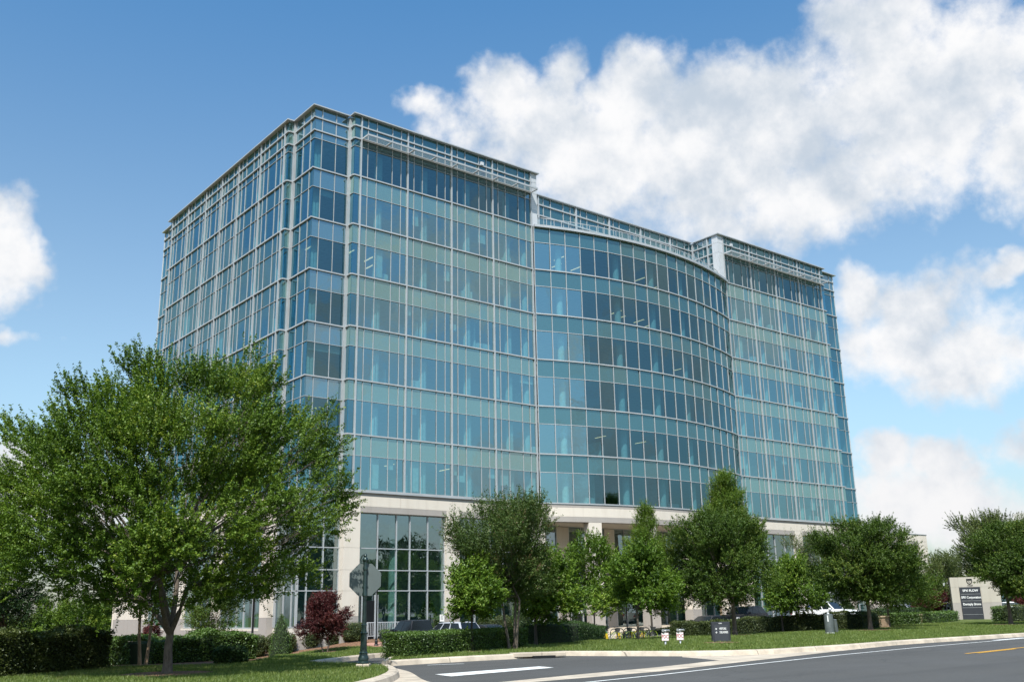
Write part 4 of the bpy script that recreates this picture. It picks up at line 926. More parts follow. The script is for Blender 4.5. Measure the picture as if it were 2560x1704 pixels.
cone = lambda H_, w: (H_, lambda t: w/2*max(.03, (1-t**1.7))**.75*(.88+.12*min(1, t*6)))
def pxplant(name, label, u, vt, vb, wpx, kind, lm, D=None, off=.12, size=.07, n=5000, **k):
    p = G(u, vb, off) if D is None else ground_at(u, D); s_ = SC(p); H_ = W(p, u, vt).z-p.z+.02
    return clipped(name, label, p-Vector((0, 0, .04)), kind(H_, wpx*s_), lm, n, size, **k)
pxplant('round_shrub', 'rounded clipped shrub next to the thin black lamp post', 636, 1584, 1642, 60, ball, LF_R, size=.08, off=.1)
pxplant('cone_shrub', 'small pointed green shrub behind the round ones at the corner pier', 705, 1533, 1618, 60, cone, LF_H, D=60)
pxplant('round_shrub', 'large rounded shrub in front of the pointed one', 702, 1578, 1633, 74, ball, LF_R, size=.08, n=6000, off=.1)
pxplant('round_shrub', 'broad shrub left behind the red maple', 770, 1574, 1617, 66, ball, LF_R, size=.08, off=.1)
pxplant('round_shrub', 'low shrub right under the red maple crown', 830, 1583, 1609, 60, ball, LF_R, size=.08, off=.1)
pxplant('round_shrub', 'shrub between red maple and green sign post', 884, 1553, 1601, 62, ball, LF_R, size=.08, off=.1)
pxplant('low_shrub', 'dark low shrub at the foot of the left stone wall', 575, 1612, 1660, 80, ball, LF_P, size=.09, off=.1)
pxplant('cone_shrub', 'big clipped cone shrub behind the black pickup', 1070, 1488, 1572, 64, cone, LF_H, D=74, n=7000)
pxplant('cone_shrub', 'clipped cone shrub right of the white pickup', 2120, 1494, 1556, 52, cone, LF_H, D=92, n=4500)
pxplant('cone_shrub', 'clipped cone shrub behind the low stone wall', 2244, 1490, 1530, 40, cone, LF_H, D=104, n=4000)
pxplant('round_shrub', 'yellowish rounded bush before the second glass opening', 1215, 1541, 1570, 44, ball, LF_R, D=75)
pxplant('round_shrub', 'reddish bush behind the dark sedan', 1256, 1535, 1572, 46, ball, LF_R, D=75.5)
pxplant('tall_shrub', 'tall bright green bush in the gap behind the hedges', 1302, 1500, 1580, 44, ball, LF_H, D=77)
for i, (u, w) in enumerate(((1345, 30), (1372, 34), (1410, 40), (1445, 36))):
    pxplant('round_shrub', ['green bush behind the middle hedge, left end', 'green bush behind the forking tree', 'green bush below the parking sign, left one', 'green bush directly under the parking sign'][i], u, 1548+i % 2*2, 1590, w, ball, LF_D, D=77, n=3000, group='bushes behind the middle hedge')
def hedge(name, label, path, w, h, lm, n, size, wav=.05, group=None, off=.12, ht=None):
    a0 = Vector(path[0]); root = thing(name, label, 'hedge', (a0.x, a0.y, gz(a0.x, a0.y)+off), 0, group)
    seg = [Vector(p) for p in path]; L = [(b-a).length for a, b in zip(seg, seg[1:])]; tot = sum(L)
    def at(s_):
        for a, b, l in zip(seg, seg[1:], L):
            if s_ <= l or b is seg[-1]: return a.lerp(b, min(1, s_/l)), (b-a).normalized()
            s_ -= l
    hf = ht or (lambda t: 1.)
    core = MB(); m = max(4, int(tot/.5)); R_ = []
    for i in range(m+1):
        p, t = at(.08+(tot-.16)*i/m); q_ = Vector((t.y, -t.x)); z = gz(p.x, p.y)-gz(a0.x, a0.y); hh = h*hf(i/m)-.09
        R_.append([(p.x-a0.x+q_.x*s_*(w/2-.09), p.y-a0.y+q_.y*s_*(w/2-.09), z+zz) for s_, zz in ((-1, -.1), (-1, hh*.9), (-.8, hh), (.8, hh), (1, hh*.9), (1, -.1))])
    for A, B in zip(R_, R_[1:]):
        for k in range(5): core.poly([A[k], A[k+1], B[k+1], B[k]])
    core.poly(R_[0]); core.poly(R_[-1][::-1]); core.build('dark_core', CORED, root)
    per = 2*h+w; S = R8.random(n)*tot; U = R8.random(n)*per; P = np.zeros((n, 3)); T = np.zeros(n); ends = R8.random(n) < (w/(tot+w))*.9
    for i in range(n):
        s_ = S[i]; 
        if ends[i]: s_ = 0. if R8.random() < .5 else tot
        p, t = at(s_); hh = h*hf(s_/tot)*(1+wav*math.sin(s_*2.1)+wav*.7*math.sin(s_*5.3+1)); q_x, q_y = t.y, -t.x
        if ends[i]: o_ = (R8.random()-.5)*w; zz = R8.random()*hh
        elif U[i] < h: o_ = -w/2; zz = U[i]/h*hh
        elif U[i] < h+w: o_ = U[i]-h-w/2; zz = hh-.10*(abs(o_)/(w/2))**3
        else: o_ = w/2; zz = (U[i]-h-w)/h*hh
        o_ *= 1+wav*math.sin(s_*3.3+zz*4)
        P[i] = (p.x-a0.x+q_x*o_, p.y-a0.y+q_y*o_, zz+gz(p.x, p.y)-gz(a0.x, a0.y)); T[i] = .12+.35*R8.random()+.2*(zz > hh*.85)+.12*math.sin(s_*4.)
    P += R8.normal(size=P.shape)*size*.45
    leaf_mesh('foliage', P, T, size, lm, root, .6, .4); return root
def v2(p): return (p[0], p[1])
hedge('dark_hedge', 'tall dark clipped hedge at the lower left edge', [v2(G(212, 1676, .1)+FH*.5+(G(-120, 1704, .1)-G(212, 1676, .1))), v2(G(212, 1676, .1)+FH*.5)], 1.3, 1.12, LF_R, 30000, .075, .09)
hedge('holly_hedge', 'glossy green hedge behind the big tree trunk', [v2(G(120, 1676, .1)+FH*4.6), v2(G(218, 1676, .1)+FH*4.5), v2(G(400, 1666, .1)+FH*4.2), v2(G(545, 1657, .1)+FH*3.6)], 1.4, .86, LF_H, 30000, .07, .11, ht=lambda t: .9+.2*t)
hedge('holly_hedge', 'long clipped hedge between near driveway and dark pickup', [v2(G(984, 1643, .14)+FH*.45), v2(G(1130, 1630, .14)+FH*.45), v2(G(1292, 1618, .14)+FH*.35)], 1.1, .80, LF_H, 34000, .055, .02)
hedge('holly_hedge', 'shaded hedge between the forking tree and the bicycles', [v2(G(1328, 1612, .14)+FH*.45), v2(G(1420, 1606, .14)+FH*.45), v2(G(1502, 1599, .14)+FH*.45)], 1.1, .98, LF_P, 22000, .06, .03)
hedge('photinia_hedge', 'bumpy hedge from the visitors sign to the green utility cylinder', [v2(G(1690, 1588, .14)+FH*.5), v2(G(1900, 1582, .14)+FH*.5), v2(G(2128, 1571, .14)+FH*.5)], 1.2, .98, LF_R, 34000, .075, .06, ht=lambda t: 1+.12*(abs(t-.45) < .07)+.10*(abs(t-.62) < .07)+.12*(t > .75))
hedge('photinia_hedge', 'short hedge block left of the low stone wall', [v2(G(2143, 1573, .14)+FH*.4), v2(G(2188, 1570, .14)+FH*.4)], 1.1, 1.05, LF_R, 4500, .075, .04)
hedge('clipped_hedge', 'low bright hedge between stone wall and stone pillar', [v2(G(2228, 1562, .14)+FH*.4), v2(G(2298, 1559, .14)+FH*.4)], 1.0, .82, LF_H, 6000, .08, .02)
hedge('clipped_hedge', 'low bright hedge from stone pillar to the tall sign', [v2(G(2318, 1557, .14)+FH*.4), v2(G(2388, 1551, .14)+FH*.4)], 1.0, .80, LF_H, 6000, .09, .02)
hedge('clipped_hedge', 'taller hedge behind the stone wall and pillar', [v2(ground_at(2190, 84)), v2(ground_at(2345, 94))], 1.1, 1.05, LF_P, 9000, .10, .03)
hedge('clipped_hedge', 'hedge at the right edge behind the last oak trunk', [v2(G(2535, 1553, .14)+FH*.4), v2(G(2640, 1548, .14)+FH*.4)], 1.1, 1.2, LF_R, 5000, .09, .03)
hedge('clipped_hedge', 'narrow hedge piece right of the tall stone sign', [v2(G(2504, 1553, .14)+FH*.4), v2(G(2520, 1552, .14)+FH*.4)], 1.0, 1.1, LF_H, 2500, .09, .03)
hedge('boxwood_hedge', 'low hedge under the white railing by the black door', [(2.0, -2.3), (5.2, -2.6), (8.2, -2.6)], 1.2, .75, LF_H, 9000, .07, .05)
hedge('boxwood_hedge', 'low hedge strip at the foot of the curved entrance', [v2(ground_at(1690, 80)), v2(ground_at(1560, 72))], .7, .42, LF_R, 4000, .08, .05)
# liriope
def tuft(name, label, poly, n, size, lm): 
    o = blades(name, poly, n, size, .12, 110, lm); return tag(o, label, 'ground cover', None, 'stuff')
tuft('liriope', 'bright grassy ground cover at the foot of the second lamp post', [(1.4, -3.2), (2.4, -4.0), (8.5, -4.1), (8.5, -3.2)], 9000, .35, LF_L)
tuft('liriope', 'yellow green ground cover behind the gap between hedges', [v2(ground_at(1298, 72)), v2(ground_at(1328, 72)), v2(ground_at(1330, 76)), v2(ground_at(1298, 76))], 3500, .35, LF_L)
# ================================================================== street furniture
# stop sign seen from behind, on a fluted green post
sp = G(908, 1667, .13); S_ = SC(sp); Hs = lambda v: W(sp, 908, v).z-sp.z
st = thing('stop_sign', 'back of an octagonal road sign on a dark green ornamental post', 'road sign', (sp.x, sp.y, sp.z))
hh = Hs(1386)
m_ = MB(); m_.lathe([(.17, .10), (.17, .14), (.145, .17), (.155, .25), (.135, .30), (.115, .36), (.125, .40), (.10, .43), (.088, .9), (.10, .93), (.10, .955), (.078, .97), (.074, 1.13), (.082, 1.15), (.082, 1.18), (.062, 1.20), (.055, hh*.62), (.073, hh*.625), (.075, hh*.65), (.058, hh*.665), (.055, hh*.86), (.072, hh*.865), (.072, hh*.885), (.055, hh*.9), (.058, hh*.935)], n=20)
m_.build('post', GREENP, st, True)
m_ = MB(); m_.lathe([(.058, hh*.935), (.088, hh*.948), (.09, hh*.958), (.06, hh*.975), (.036, hh*.982), (.05, hh*.992), (.04, hh*1.003), (.01, hh*1.012)], n=16); m_.build('finial', GREENP, st, True)
m_ = MB(); m_.box(-.19, .19, -.19, .19, -.15, .10); b_o = m_.build('concrete_footing', CONC, st, bevel=.02); b_o.rotation_euler = (0, 0, -yaw)
zc = Hs(1448); rad = 40*S_/math.cos(PI/8); m_ = MB()
oc = [(rad*math.cos(PI/8+k*PI/4), rad*math.sin(PI/8+k*PI/4)) for k in range(8)]
m_.prism(oc, .075, .079, lambda u, v, t: (u, t, zc+v)); BK = simple('grey_green_sign_back', (.10, .125, .125), .55, .2, .06, 2)
pl_ = m_.build('sign_plate', BK, st); m_ = MB(); m_.prism([(u*.97, v*.97) for u, v in oc], .0792, .081, lambda u, v, t: (u, t, zc+v)); fc = m_.build('red_face', REDP, pl_)
pl_.rotation_euler = (0, 0, -yaw+.10); fc.rotation_euler = (0, 0, 0)
m_ = MB(); [m_.box(-.09, .09, .045, .074, zc+z-.015, zc+z+.015) for z in (-.2, .2)]; m_.build('bracket', GREENP, st).rotation_euler = (0, 0, -yaw+.1)
# lamp posts
LANG = emis('frosted_lantern_glass', (.62, .64, .62), .0)
def lamp(label, p, h, head=True, rod=False):
    t = thing('lamp_post', label, 'lamp post', (p.x, p.y, p.z), 0, 'black lamp posts')
    m_ = MB(); m_.lathe([(.14, -.1), (.14, .05), (.10, .10), (.11, .3), (.075, .36), (.085, .42), (.05, .5), (.045, h-.62), (.06, h-.6), (.06, h-.56), (.03, h-.54)], n=12); m_.build('pole', BLACK, t, True)
    m_ = MB(); m_.lathe([(.07, h-.54), (.16, h-.16)], n=6); l = m_.build('lantern', LANG, t)
    m_ = MB(); m_.lathe([(.2, h-.155), (.19, h-.13), (.08, h), (.03, h+.02), (.03, h+.08)], n=6); m_.build('lantern_cap', BLACK, t)
pA = ground_at(634, 43); lamp('thin black lamp post left of the round shrub, its lantern lost in leaves', pA, 4.0)
pB = Vector((1.85, -3.6, gz(1.85, -3.6)+.12)); lamp('black lamp post close right of the green sign post', Vector(tuple(at_depth(942, 1520, 66)[:2])+(-.45,)), 4.5)
for (u, D, lb_) in ((1426, 74, 'lamp post behind the forking tree and middle hedge'), (1566, 74, 'lamp post behind the bicycle rack'), (2278, 98, 'lamp post behind the low purple tree'), (2367, 96, 'lamp post just left of the tall stone sign')):
    lamp(lb_, ground_at(u, D), 3.8)
# fire department standpipes
def text(body, size, mt, parent, loc, rot, name='lettering', ext=.0015, sx=1.):
    c = bpy.data.curves.new(name, 'FONT'); c.resolution_u = 3; c.body = body; c.size = size; c.align_x = 'CENTER'; c.align_y = 'CENTER'; c.extrude = ext; c.offset = size*.022
    tmp = bpy.data.objects.new(name, c); c.materials.append(mt); link(tmp); bpy.context.view_layer.update(); me = bpy.data.meshes.new_from_object(tmp.evaluated_get(bpy.context.evaluated_depsgraph_get())); bpy.data.objects.remove(tmp); o = bpy.data.objects.new(name, me); link(o); o.parent = parent; o.location = loc; o.rotation_euler = rot; o.scale = (sx, 1, 1); return o
for (u, vb, lb_) in ((1664, 1611, 'left standpipe with white sign reading FDC'), (1701, 1609, 'right standpipe with white sign reading FDC')):
    p = G(u, vb, .13); t = thing('fire_standpipe', lb_, 'fire connection', (p.x, p.y, p.z), -yaw-.12, 'fire department connections'); s_ = SC(p)
    m_ = MB(); m_.lathe([(.055, -.1), (.055, .02), (.048, .03), (.048, .5), (.06, .51), (.06, .56)], n=12); m_.build('pipe', SILV, t, True)
    m_ = MB(); m_.tube([(-.09, 0, .57), (.09, 0, .57)], .05, 10); m_.tube([(.02, -.02, .57), (.19, -.10, .58)], [.035, .042], 10); m_.tube([(-.03, -.02, .57), (-.08, -.14, .58)], [.045, .06], 10); m_.build('hose_inlet', SILV, t, True)
    m_ = MB(); m_.box(-.145, .145, -.085, -.078, .17, .49); pp = m_.build('sign_plate', WSIGN, t)
    m_ = MB(); [m_.box(a, b, -.088, -.0855, c, d) for a, b, c, d in ((-.138, .138, .477, .484), (-.138, .138, .176, .183), (-.138, -.131, .183, .477), (.131, .138, .183, .477))]; m_.build('red_border', REDP, pp)
    text('FDC', .20, REDP, pp, (0, -.0875, .33), (PI/2, 0, 0), sx=.74)
# visitors sign
p = G(1804, 1604, .13); s_ = SC(p); SLATE = simple('charcoal_sign_metal', (.030, .033, .042), .5, .1)
t = thing('directional_sign', 'black square sign reading VISITORS and DELIVERIES on the verge', 'sign', (p.x, p.y, p.z), -yaw+.12); w = 47*s_; h = 49*s_
m_ = MB(); m_.box(-w/2, w/2, -.05, .12, -.1, h); m_.build('panel', SLATE, t, bevel=.01)
m_ = MB(); m_.box(-w*.38, w*.38, -.056, -.051, h*.06, h*.85); m_.build('inset_panel', simple('slate_inset', (.040, .044, .054), .5), t)
text('13320', .062, WSIGN, t, (-.03, -.058, h*.925), (PI/2, 0, 0)); 
o1 = text('VISITORS', .125, WSIGN, t, (w*.09, -.060, h*.66), (PI/2, 0, 0), sx=.62); text('DELIVERIES', .125, WSIGN, t, (w*.14, -.060, h*.485), (PI/2, 0, 0), sx=.62)
for z in (.66, .485):
    m_ = MB(); z0 = h*z; x0 = -w*.27; m_.box(x0-.04, x0+.04, -.062, -.058, z0-.010, z0+.010); m_.hexa([(x0-.012, -.062, z0-.04), (x0+.012, -.062, z0-.04), (x0+.012, -.0575, z0-.04), (x0-.012, -.0575, z0-.04), (x0-.012, -.062, z0+.04), (x0+.012, -.062, z0+.04), (x0+.012, -.0575, z0+.04), (x0-.012, -.0575, z0+.04)]); m_.build('arrow', WSIGN, t)
# utility pedestals
p = G(2078, 1584, .12); s_ = SC(p); PG = simple('grey_green_pedestal', (.085, .10, .10), .5, 0, .12, 4)
t = thing('utility_pedestal', 'tall grey green utility cylinder with white label strip on the verge', 'utility box', (p.x-.1, p.y, p.z), -yaw); h = 49*s_
m_ = MB(); m_.lathe([(.235, -.05), (.235, h-.06), (.22, h-.02), (.14, h)], n=20); m_.build('body', PG, t, True)
m_ = MB(); m_.lathe([(.06, h-.01), (.06, h+.07)], n=10); m_.build('cap', WSIGN, t)
m_ = MB()
for a in (-.45,): m_.hexa([(.237*math.sin(a+k), -.237*math.cos(a+k), z) for z in (h*.62, h*.93) for k in (-.12, .12, .11, -.11)])
m_.cur = 0; m_.build('label_strip', WSIGN, t)
m_ = MB(); m_.lathe([(.245, -.04), (.245, .10)], n=20); m_.build('worn_base', simple('scuffed_paint', (.30, .32, .29), .8, 0, .9, 9.), t)
p2 = G(2089, 1581, .12); t = thing('utility_pedestal', 'smaller utility cylinder leaning beside the tall one', 'utility box', (p2.x+.12, p2.y, p2.z), 0); m_ = MB(); m_.tube([(0, 0, -.05), (-.08, .0, 33*s_)], .11, 14); m_.build('body', PG, t, True); m_ = MB(); m_.tube([(-.08, 0, 33*s_), (-.085, 0, 33*s_+.03)], [.12, .07], 14); m_.build('lid', PG, t, True)
# tall stone sign
pl0 = G(2395, 1549, .13); D_ = 88.; pc = ground_at(2447, D_); pc.z = .1; s_ = D_/FPX
t = thing('monument_sign', 'tall pale stone monument sign with a dark tenant panel, at the right', 'monument sign', (pc.x, pc.y, pc.z), -yaw-.28)
w = 113*s_/math.cos(.0); h = W(pc, 2440, 1441).z-pc.z; x0, x1 = -w*.52, w*.48
m_ = MB(); m_.box(x0, x1, 0, .9, -.2, h*.40-.01); m_.build('granite_base', GRAN, t); m_ = MB()
for a, b, c, d in ((x0, x0+w*.16, h*.40, h*.765), (x0+w*.62, x1, h*.40, h*.765)): m_.box(a+.004, b-.004, .01, .89, c, d-.012)
for a, b in ((x0, x0+w*.16), (x0+w*.165, x0+w*.62), (x0+w*.625, x1)): m_.box(a+.004, b-.004, .01, .89, h*.765, h)
m_.box(x0+.03, x1-.03, .04, .86, h*.3, h*.98); m_.build('stone_slab', stone('weathered_sign_stone', (.44, .405, .35), (.36, .32, .27), .25), t)
px0, px1 = x0+w*.175, x0+w*.60; m_ = MB(); m_.box(px0, px1, -.10, .2, -.1, h*.76); pn = m_.build('tenant_panel', SLATE, t); m_ = MB()
for k in range(1, 5): z = h*.76-k*h*.158; m_.box(px0+.05, px1-.05, -.106, -.102, z-.012, z+.012)
m_.build('divider_line', SILV, pn)
for k, tx in enumerate(('SPX FLOW', 'SPX Corporation', 'Dentsply Sirona')): text(tx, .27, WSIGN, pn, ((px0+px1)/2+.02, -.108, h*.76-(k+.5)*h*.158), (PI/2, 0, 0), sx=.86 if k else 1.)
cx = (px0+px1)/2+.05; m_ = MB(); A = [(-.24, .24), (.24, .24), (.24, -.02), (.17, -.18), (0, -.27), (-.17, -.18), (-.24, -.02)]; B_ = [(-.17, .10), (.17, .10), (.17, -.02), (.11, -.13), (0, -.19), (-.11, -.13), (-.17, -.02)]
for i in range(7):
    j = (i+1) % 7; m_.poly([(cx+A[i][0], -.006, h*.895+A[i][1]), (cx+A[j][0], -.006, h*.895+A[j][1]), (cx+B_[j][0], -.006, h*.895+B_[j][1]), (cx+B_[i][0], -.006, h*.895+B_[i][1])])
m_.tube([(cx-.09, -.004, h*.895+.08), (cx, -.004, h*.895-.12), (cx+.09, -.004, h*.895+.08)], .02, 5); m_.build('crest', BLACK, t); text('13320', .2, BLACK, t, (cx, -.004, h*.80), (PI/2, 0, 0))
# stone wall and pillars
def rubble():
    m_, q, b = mat('rubble_stone'); tt = m_.node_tree; p = tt.nodes.new('ShaderNodeTexCoord').outputs['Object']
    vo = tt.nodes.new('ShaderNodeTexVoronoi'); q.put(vo.inputs['Vector'], q.vm('MULTIPLY', p, (1, 1, 1.8))); vo.inputs['Scale'].default_value = 5.
    v2_ = tt.nodes.new('ShaderNodeTexVoronoi'); v2_.feature = 'DISTANCE_TO_EDGE'; q.put(v2_.inputs['Vector'], q.vm('MULTIPLY', p, (1, 1, 1.8))); v2_.inputs['Scale'].default_value = 5.
    c = q.mix(q.noise(vo.outputs['Color'], 3., 1), (.16, .085, .045), (.46, .33, .22)); c = q.mix(q.ramp(v2_.outputs[0], .0, .05), (.42, .37, .30), c); q.put(b.inputs['Base Color'], c); b.inputs['Roughness'].default_value = .9; return m_
RUBB = rubble(); CAPS = simple('buff_cap_stone', (.50, .38, .26), .85)
def lowwall(name, label, a, b, th, h, cat):
    a = Vector(a); b = Vector(b); d = b-a; L = d.length; t = thing(name, label, cat, (a.x, a.y, gz(a.x, a.y)+.1), math.atan2(d.y, d.x)); m_ = MB(); m_.box(0, L, 0, th, -.2, h-.08); m_.build('wall', RUBB, t); m_ = MB(); m_.box(-.05, L+.05, -.05, th+.05, h-.08, h); m_.build('cap', CAPS, t)
lowwall('stone_wall', 'low rubble stone wall with buff cap between hedges', v2(G(2190, 1570, .12)), v2(G(2224, 1568, .12)), .45, .8, 'wall')
lowwall('stone_pillar', 'short stone pillar left of the tall sign, between two hedges', v2(G(2301, 1558, .12)), v2(G(2316, 1557, .12)), .45, .72, 'pillar')
lowwall('stone_pillar', 'short stone pillar behind the last oak trunk at the right', v2(G(2514, 1552, .12)), v2(G(2527, 1552, .12)), .4, .95, 'pillar')
lowwall('retaining_wall', 'grey retaining wall behind the tall sign and purple tree', v2(ground_at(2262, 104)), v2(ground_at(2400, 112)), .4, 1.3, 'wall')
# white railing
t = thing('railing', 'white metal railing before the black door', 'railing', (1.5, -.9, .0)); L = 3.6
m_ = MB(); m_.box(0, L, -.02, .02, .98, 1.03); m_.build('top_rail', PANEL, t); m_ = MB(); m_.box(0, L, -.018, .018, .08, .12); m_.build('bottom_rail', PANEL, t); rb = MB(); rb.box(-.012, .012, -.012, .012, .12, .98)
r0_ = rb.build('baluster', PANEL, t); r0_.location = (.0, 0, 0)
for k in range(1, 27):
    c = r0_.copy(); link(c); c.parent = t; c.location = (k*L/26, 0, 0)
for x in (0.02, L-.02):
    m_ = MB(); m_.box(x-.03, x+.03, -.03, .03, -.3, 1.04); m_.build('post', PANEL, t)
# small parking signs
def psign(label, u, v0, v1, D, blue=True):
    p = ground_at(u, D); h = W(p, u, v0).z-p.z; h0 = W(p, u, v1).z-p.z; t = thing('parking_sign', label, 'parking sign', (p.x, p.y, p.z), -yaw)
    m_ = MB(); m_.box(-.025, .025, 0, .03, -.1, h); m_.build('post', BLACK, t); m_ = MB(); m_.box(-.16, .16, -.012, -.004, h0, h); q_ = m_.build('plate', WSIGN, t)
    if blue:
        m_ = MB(); zc = h0+(h-h0)*.66; m_.box(-.11, .11, -.016, -.0125, zc-.11, zc+.11); m_.build('blue_symbol', BLUEP, q_)
        m_ = MB(); m_.lathe([(.022, zc+.055), (.022, zc+.09)], (0, -.02, 0), 8); m_.box(-.012, .012, -.022, -.017, zc-.04, zc+.05); m_.box(-.012, .06, -.022, -.017, zc-.05, zc-.035); m_.box(.045, .06, -.022, -.017, zc-.09, zc-.05); m_.build('figure', WSIGN, q_)
    else:
        m_ = MB(); [m_.box(-.11, .11, -.016, -.0125, h-.09-k*.07, h-.06-k*.07) for k in range(5)]; m_.build('printed_lines', BLACK, q_)
psign('white notice on a post by the second stone pier', 1105, 1535, 1552, 73, False)
psign('blue and white parking sign behind the forking tree', 1322, 1516, 1534, 73); psign('blue and white parking sign before the entrance pier', 1452, 1511, 1532, 76); psign('blue and white parking sign left of the white pickup', 1940, 1502, 1521, 86); psign('blue and white parking sign behind the white pickup bed', 2023, 1509, 1523, 90)
# ================================================================== bicycles and racks
YG = simple('lime_tyre', (.30, .40, .04), .6); YEL = simple('yellow_bike_paint', (.50, .34, .01), .5); GRN = simple('green_bike_paint', (.02, .26, .06), .4, coat=.4); DGR = simple('dark_bike_paint', (.015, .04, .04), .4)
def bike(label, p, rz):
    t = thing('bicycle', label, 'bicycle', (p.x, p.y, p.z), rz, 'shared bicycles in the rack')
    for x in (-.52, .52):
        wo_ = MB(); N_ = 22; ring = [(x+.33*math.cos(2*PI*k/N_), 0, .34+.33*math.sin(2*PI*k/N_)) for k in range(N_+1)]; wo_.tube(ring, .02, 5, False); w_ = wo_.build('wheel', YG, t, True)
        sp_ = MB(); [sp_.tube([(x, 0, .34), (x+.32*math.cos(a), 0, .34+.32*math.sin(a))], .004, 3) for a in [k*PI/6 for k in range(12)]]; sp_.tube([(x, -.05, .34), (x, .05, .34)], .03, 8); sp_.build('spokes', SILV, w_)
    m_ = MB(); m_.tube([(-.12, 0, .30), (.40, 0, .78)], .028, 6); m_.tube([(-.12, 0, .30), (.0, 0, .28), (.38, 0, .62)], .02, 6); m_.tube([(.36, 0, .86), (.42, 0, .68), (.52, 0, .34)], .02, 6); m_.build('frame', DGR, t, True)
    m_ = MB(); m_.tube([(-.12, 0, .28), (-.24, 0, .72)], .03, 6); m_.build('seat_tube', GRN, t, True)
    m_ = MB(); m_.tube([(-.24, 0, .72), (-.28, 0, .88)], .016, 6); m_.build('seat_post', SILV, t); m_ = MB(); m_.hexa([(-.40, -.08, .88), (-.14, -.03, .88), (-.14, .03, .88), (-.40, .08, .88), (-.40, -.08, .94), (-.14, -.02, .92), (-.14, .02, .92), (-.40, .08, .94)]); m_.build('saddle', BLACK, t, bevel=.01)
    m_ = MB(); arc = [(-.52+.385*math.cos(a), 0, .34+.385*math.sin(a)) for a in np.linspace(.6, 2.7, 10)]; [m_.hexa([(a[0], -.035, a[2]), (b[0], -.035, b[2]), (b[0], .035, b[2]), (a[0], .035, a[2]), (a[0], -.035, a[2]+.012), (b[0], -.035, b[2]+.012), (b[0], .035, b[2]+.012), (a[0], .035, a[2]+.012)]) for a, b in zip(arc, arc[1:])]; m_.build('rear_mudguard', YEL, t)
    m_ = MB(); m_.prism([(-.52, .30), (-.12, .24), (-.16, .62), (-.26, .60)], -.03, .03, lambda u, v, q_: (u, q_, v)); m_.build('chain_guard', YEL, t)
    m_ = MB(); m_.tube([(.30, -.28, 1.0), (.36, -.1, .98), (.36, .1, .98), (.30, .28, 1.0)], .014, 6); m_.tube([(.36, 0, .98), (.36, 0, .84)], .018, 6); m_.build('handlebar', BLACK, t, True)
    m_ = MB(); m_.hexa([(.44, -.12, .70), (.64, -.12, .70), (.64, .12, .70), (.44, .12, .70), (.42, -.16, .92), (.70, -.16, .92), (.70, .16, .92), (.42, .16, .92)]); m_.build('basket', simple('wire_basket', (.05, .05, .055), .6), t)
bp0, bp1 = ground_at(1522, 66), ground_at(1612, 69); bl_ = ['lime and green bicycle, foremost one next to the dark hedge', 'bicycle locked to the first black hoop, second from the left', 'bicycle behind the pale tree trunk with raised handlebar', 'rearmost bicycle at the right end of the rack']
for k in range(4): q_ = bp0.lerp(bp1, k/3); bike(bl_[k], Vector((q_.x, q_.y, gz(q_.x, q_.y)+.02)), -.22+.05*k-.35)
for k in range(6):
    q_ = bp0.lerp(bp1, (k+.55)/5.6)-FH*.25; t = thing('bike_rack', 'black hoop of the bicycle rack', 'bike rack', (q_.x, q_.y, gz(q_.x, q_.y)), .1, 'black bicycle hoops')
    t['label'] = ['black rack hoop at the front wheel of the foremost bicycle', 'second black rack hoop from the left', 'third black rack hoop from the left', 'fourth black rack hoop, just left of the pale trunk', 'black rack hoop right of the pale trunk', 'rightmost black rack hoop by the dark trunk'][k]
    for dx, nm in ((0, 'hoop'),): m_ = MB(); m_.tube([(-.24, 0, 0), (-.24, 0, .66)]+[(-.24*math.cos(a), 0, .66+.24*math.sin(a)) for a in np.linspace(.3, PI-.3, 7)]+[(.24, 0, .66), (.24, 0, 0)], .03, 8); m_.build(nm, BLACK, t, True); t.rotation_euler = (0, 0, -.55)
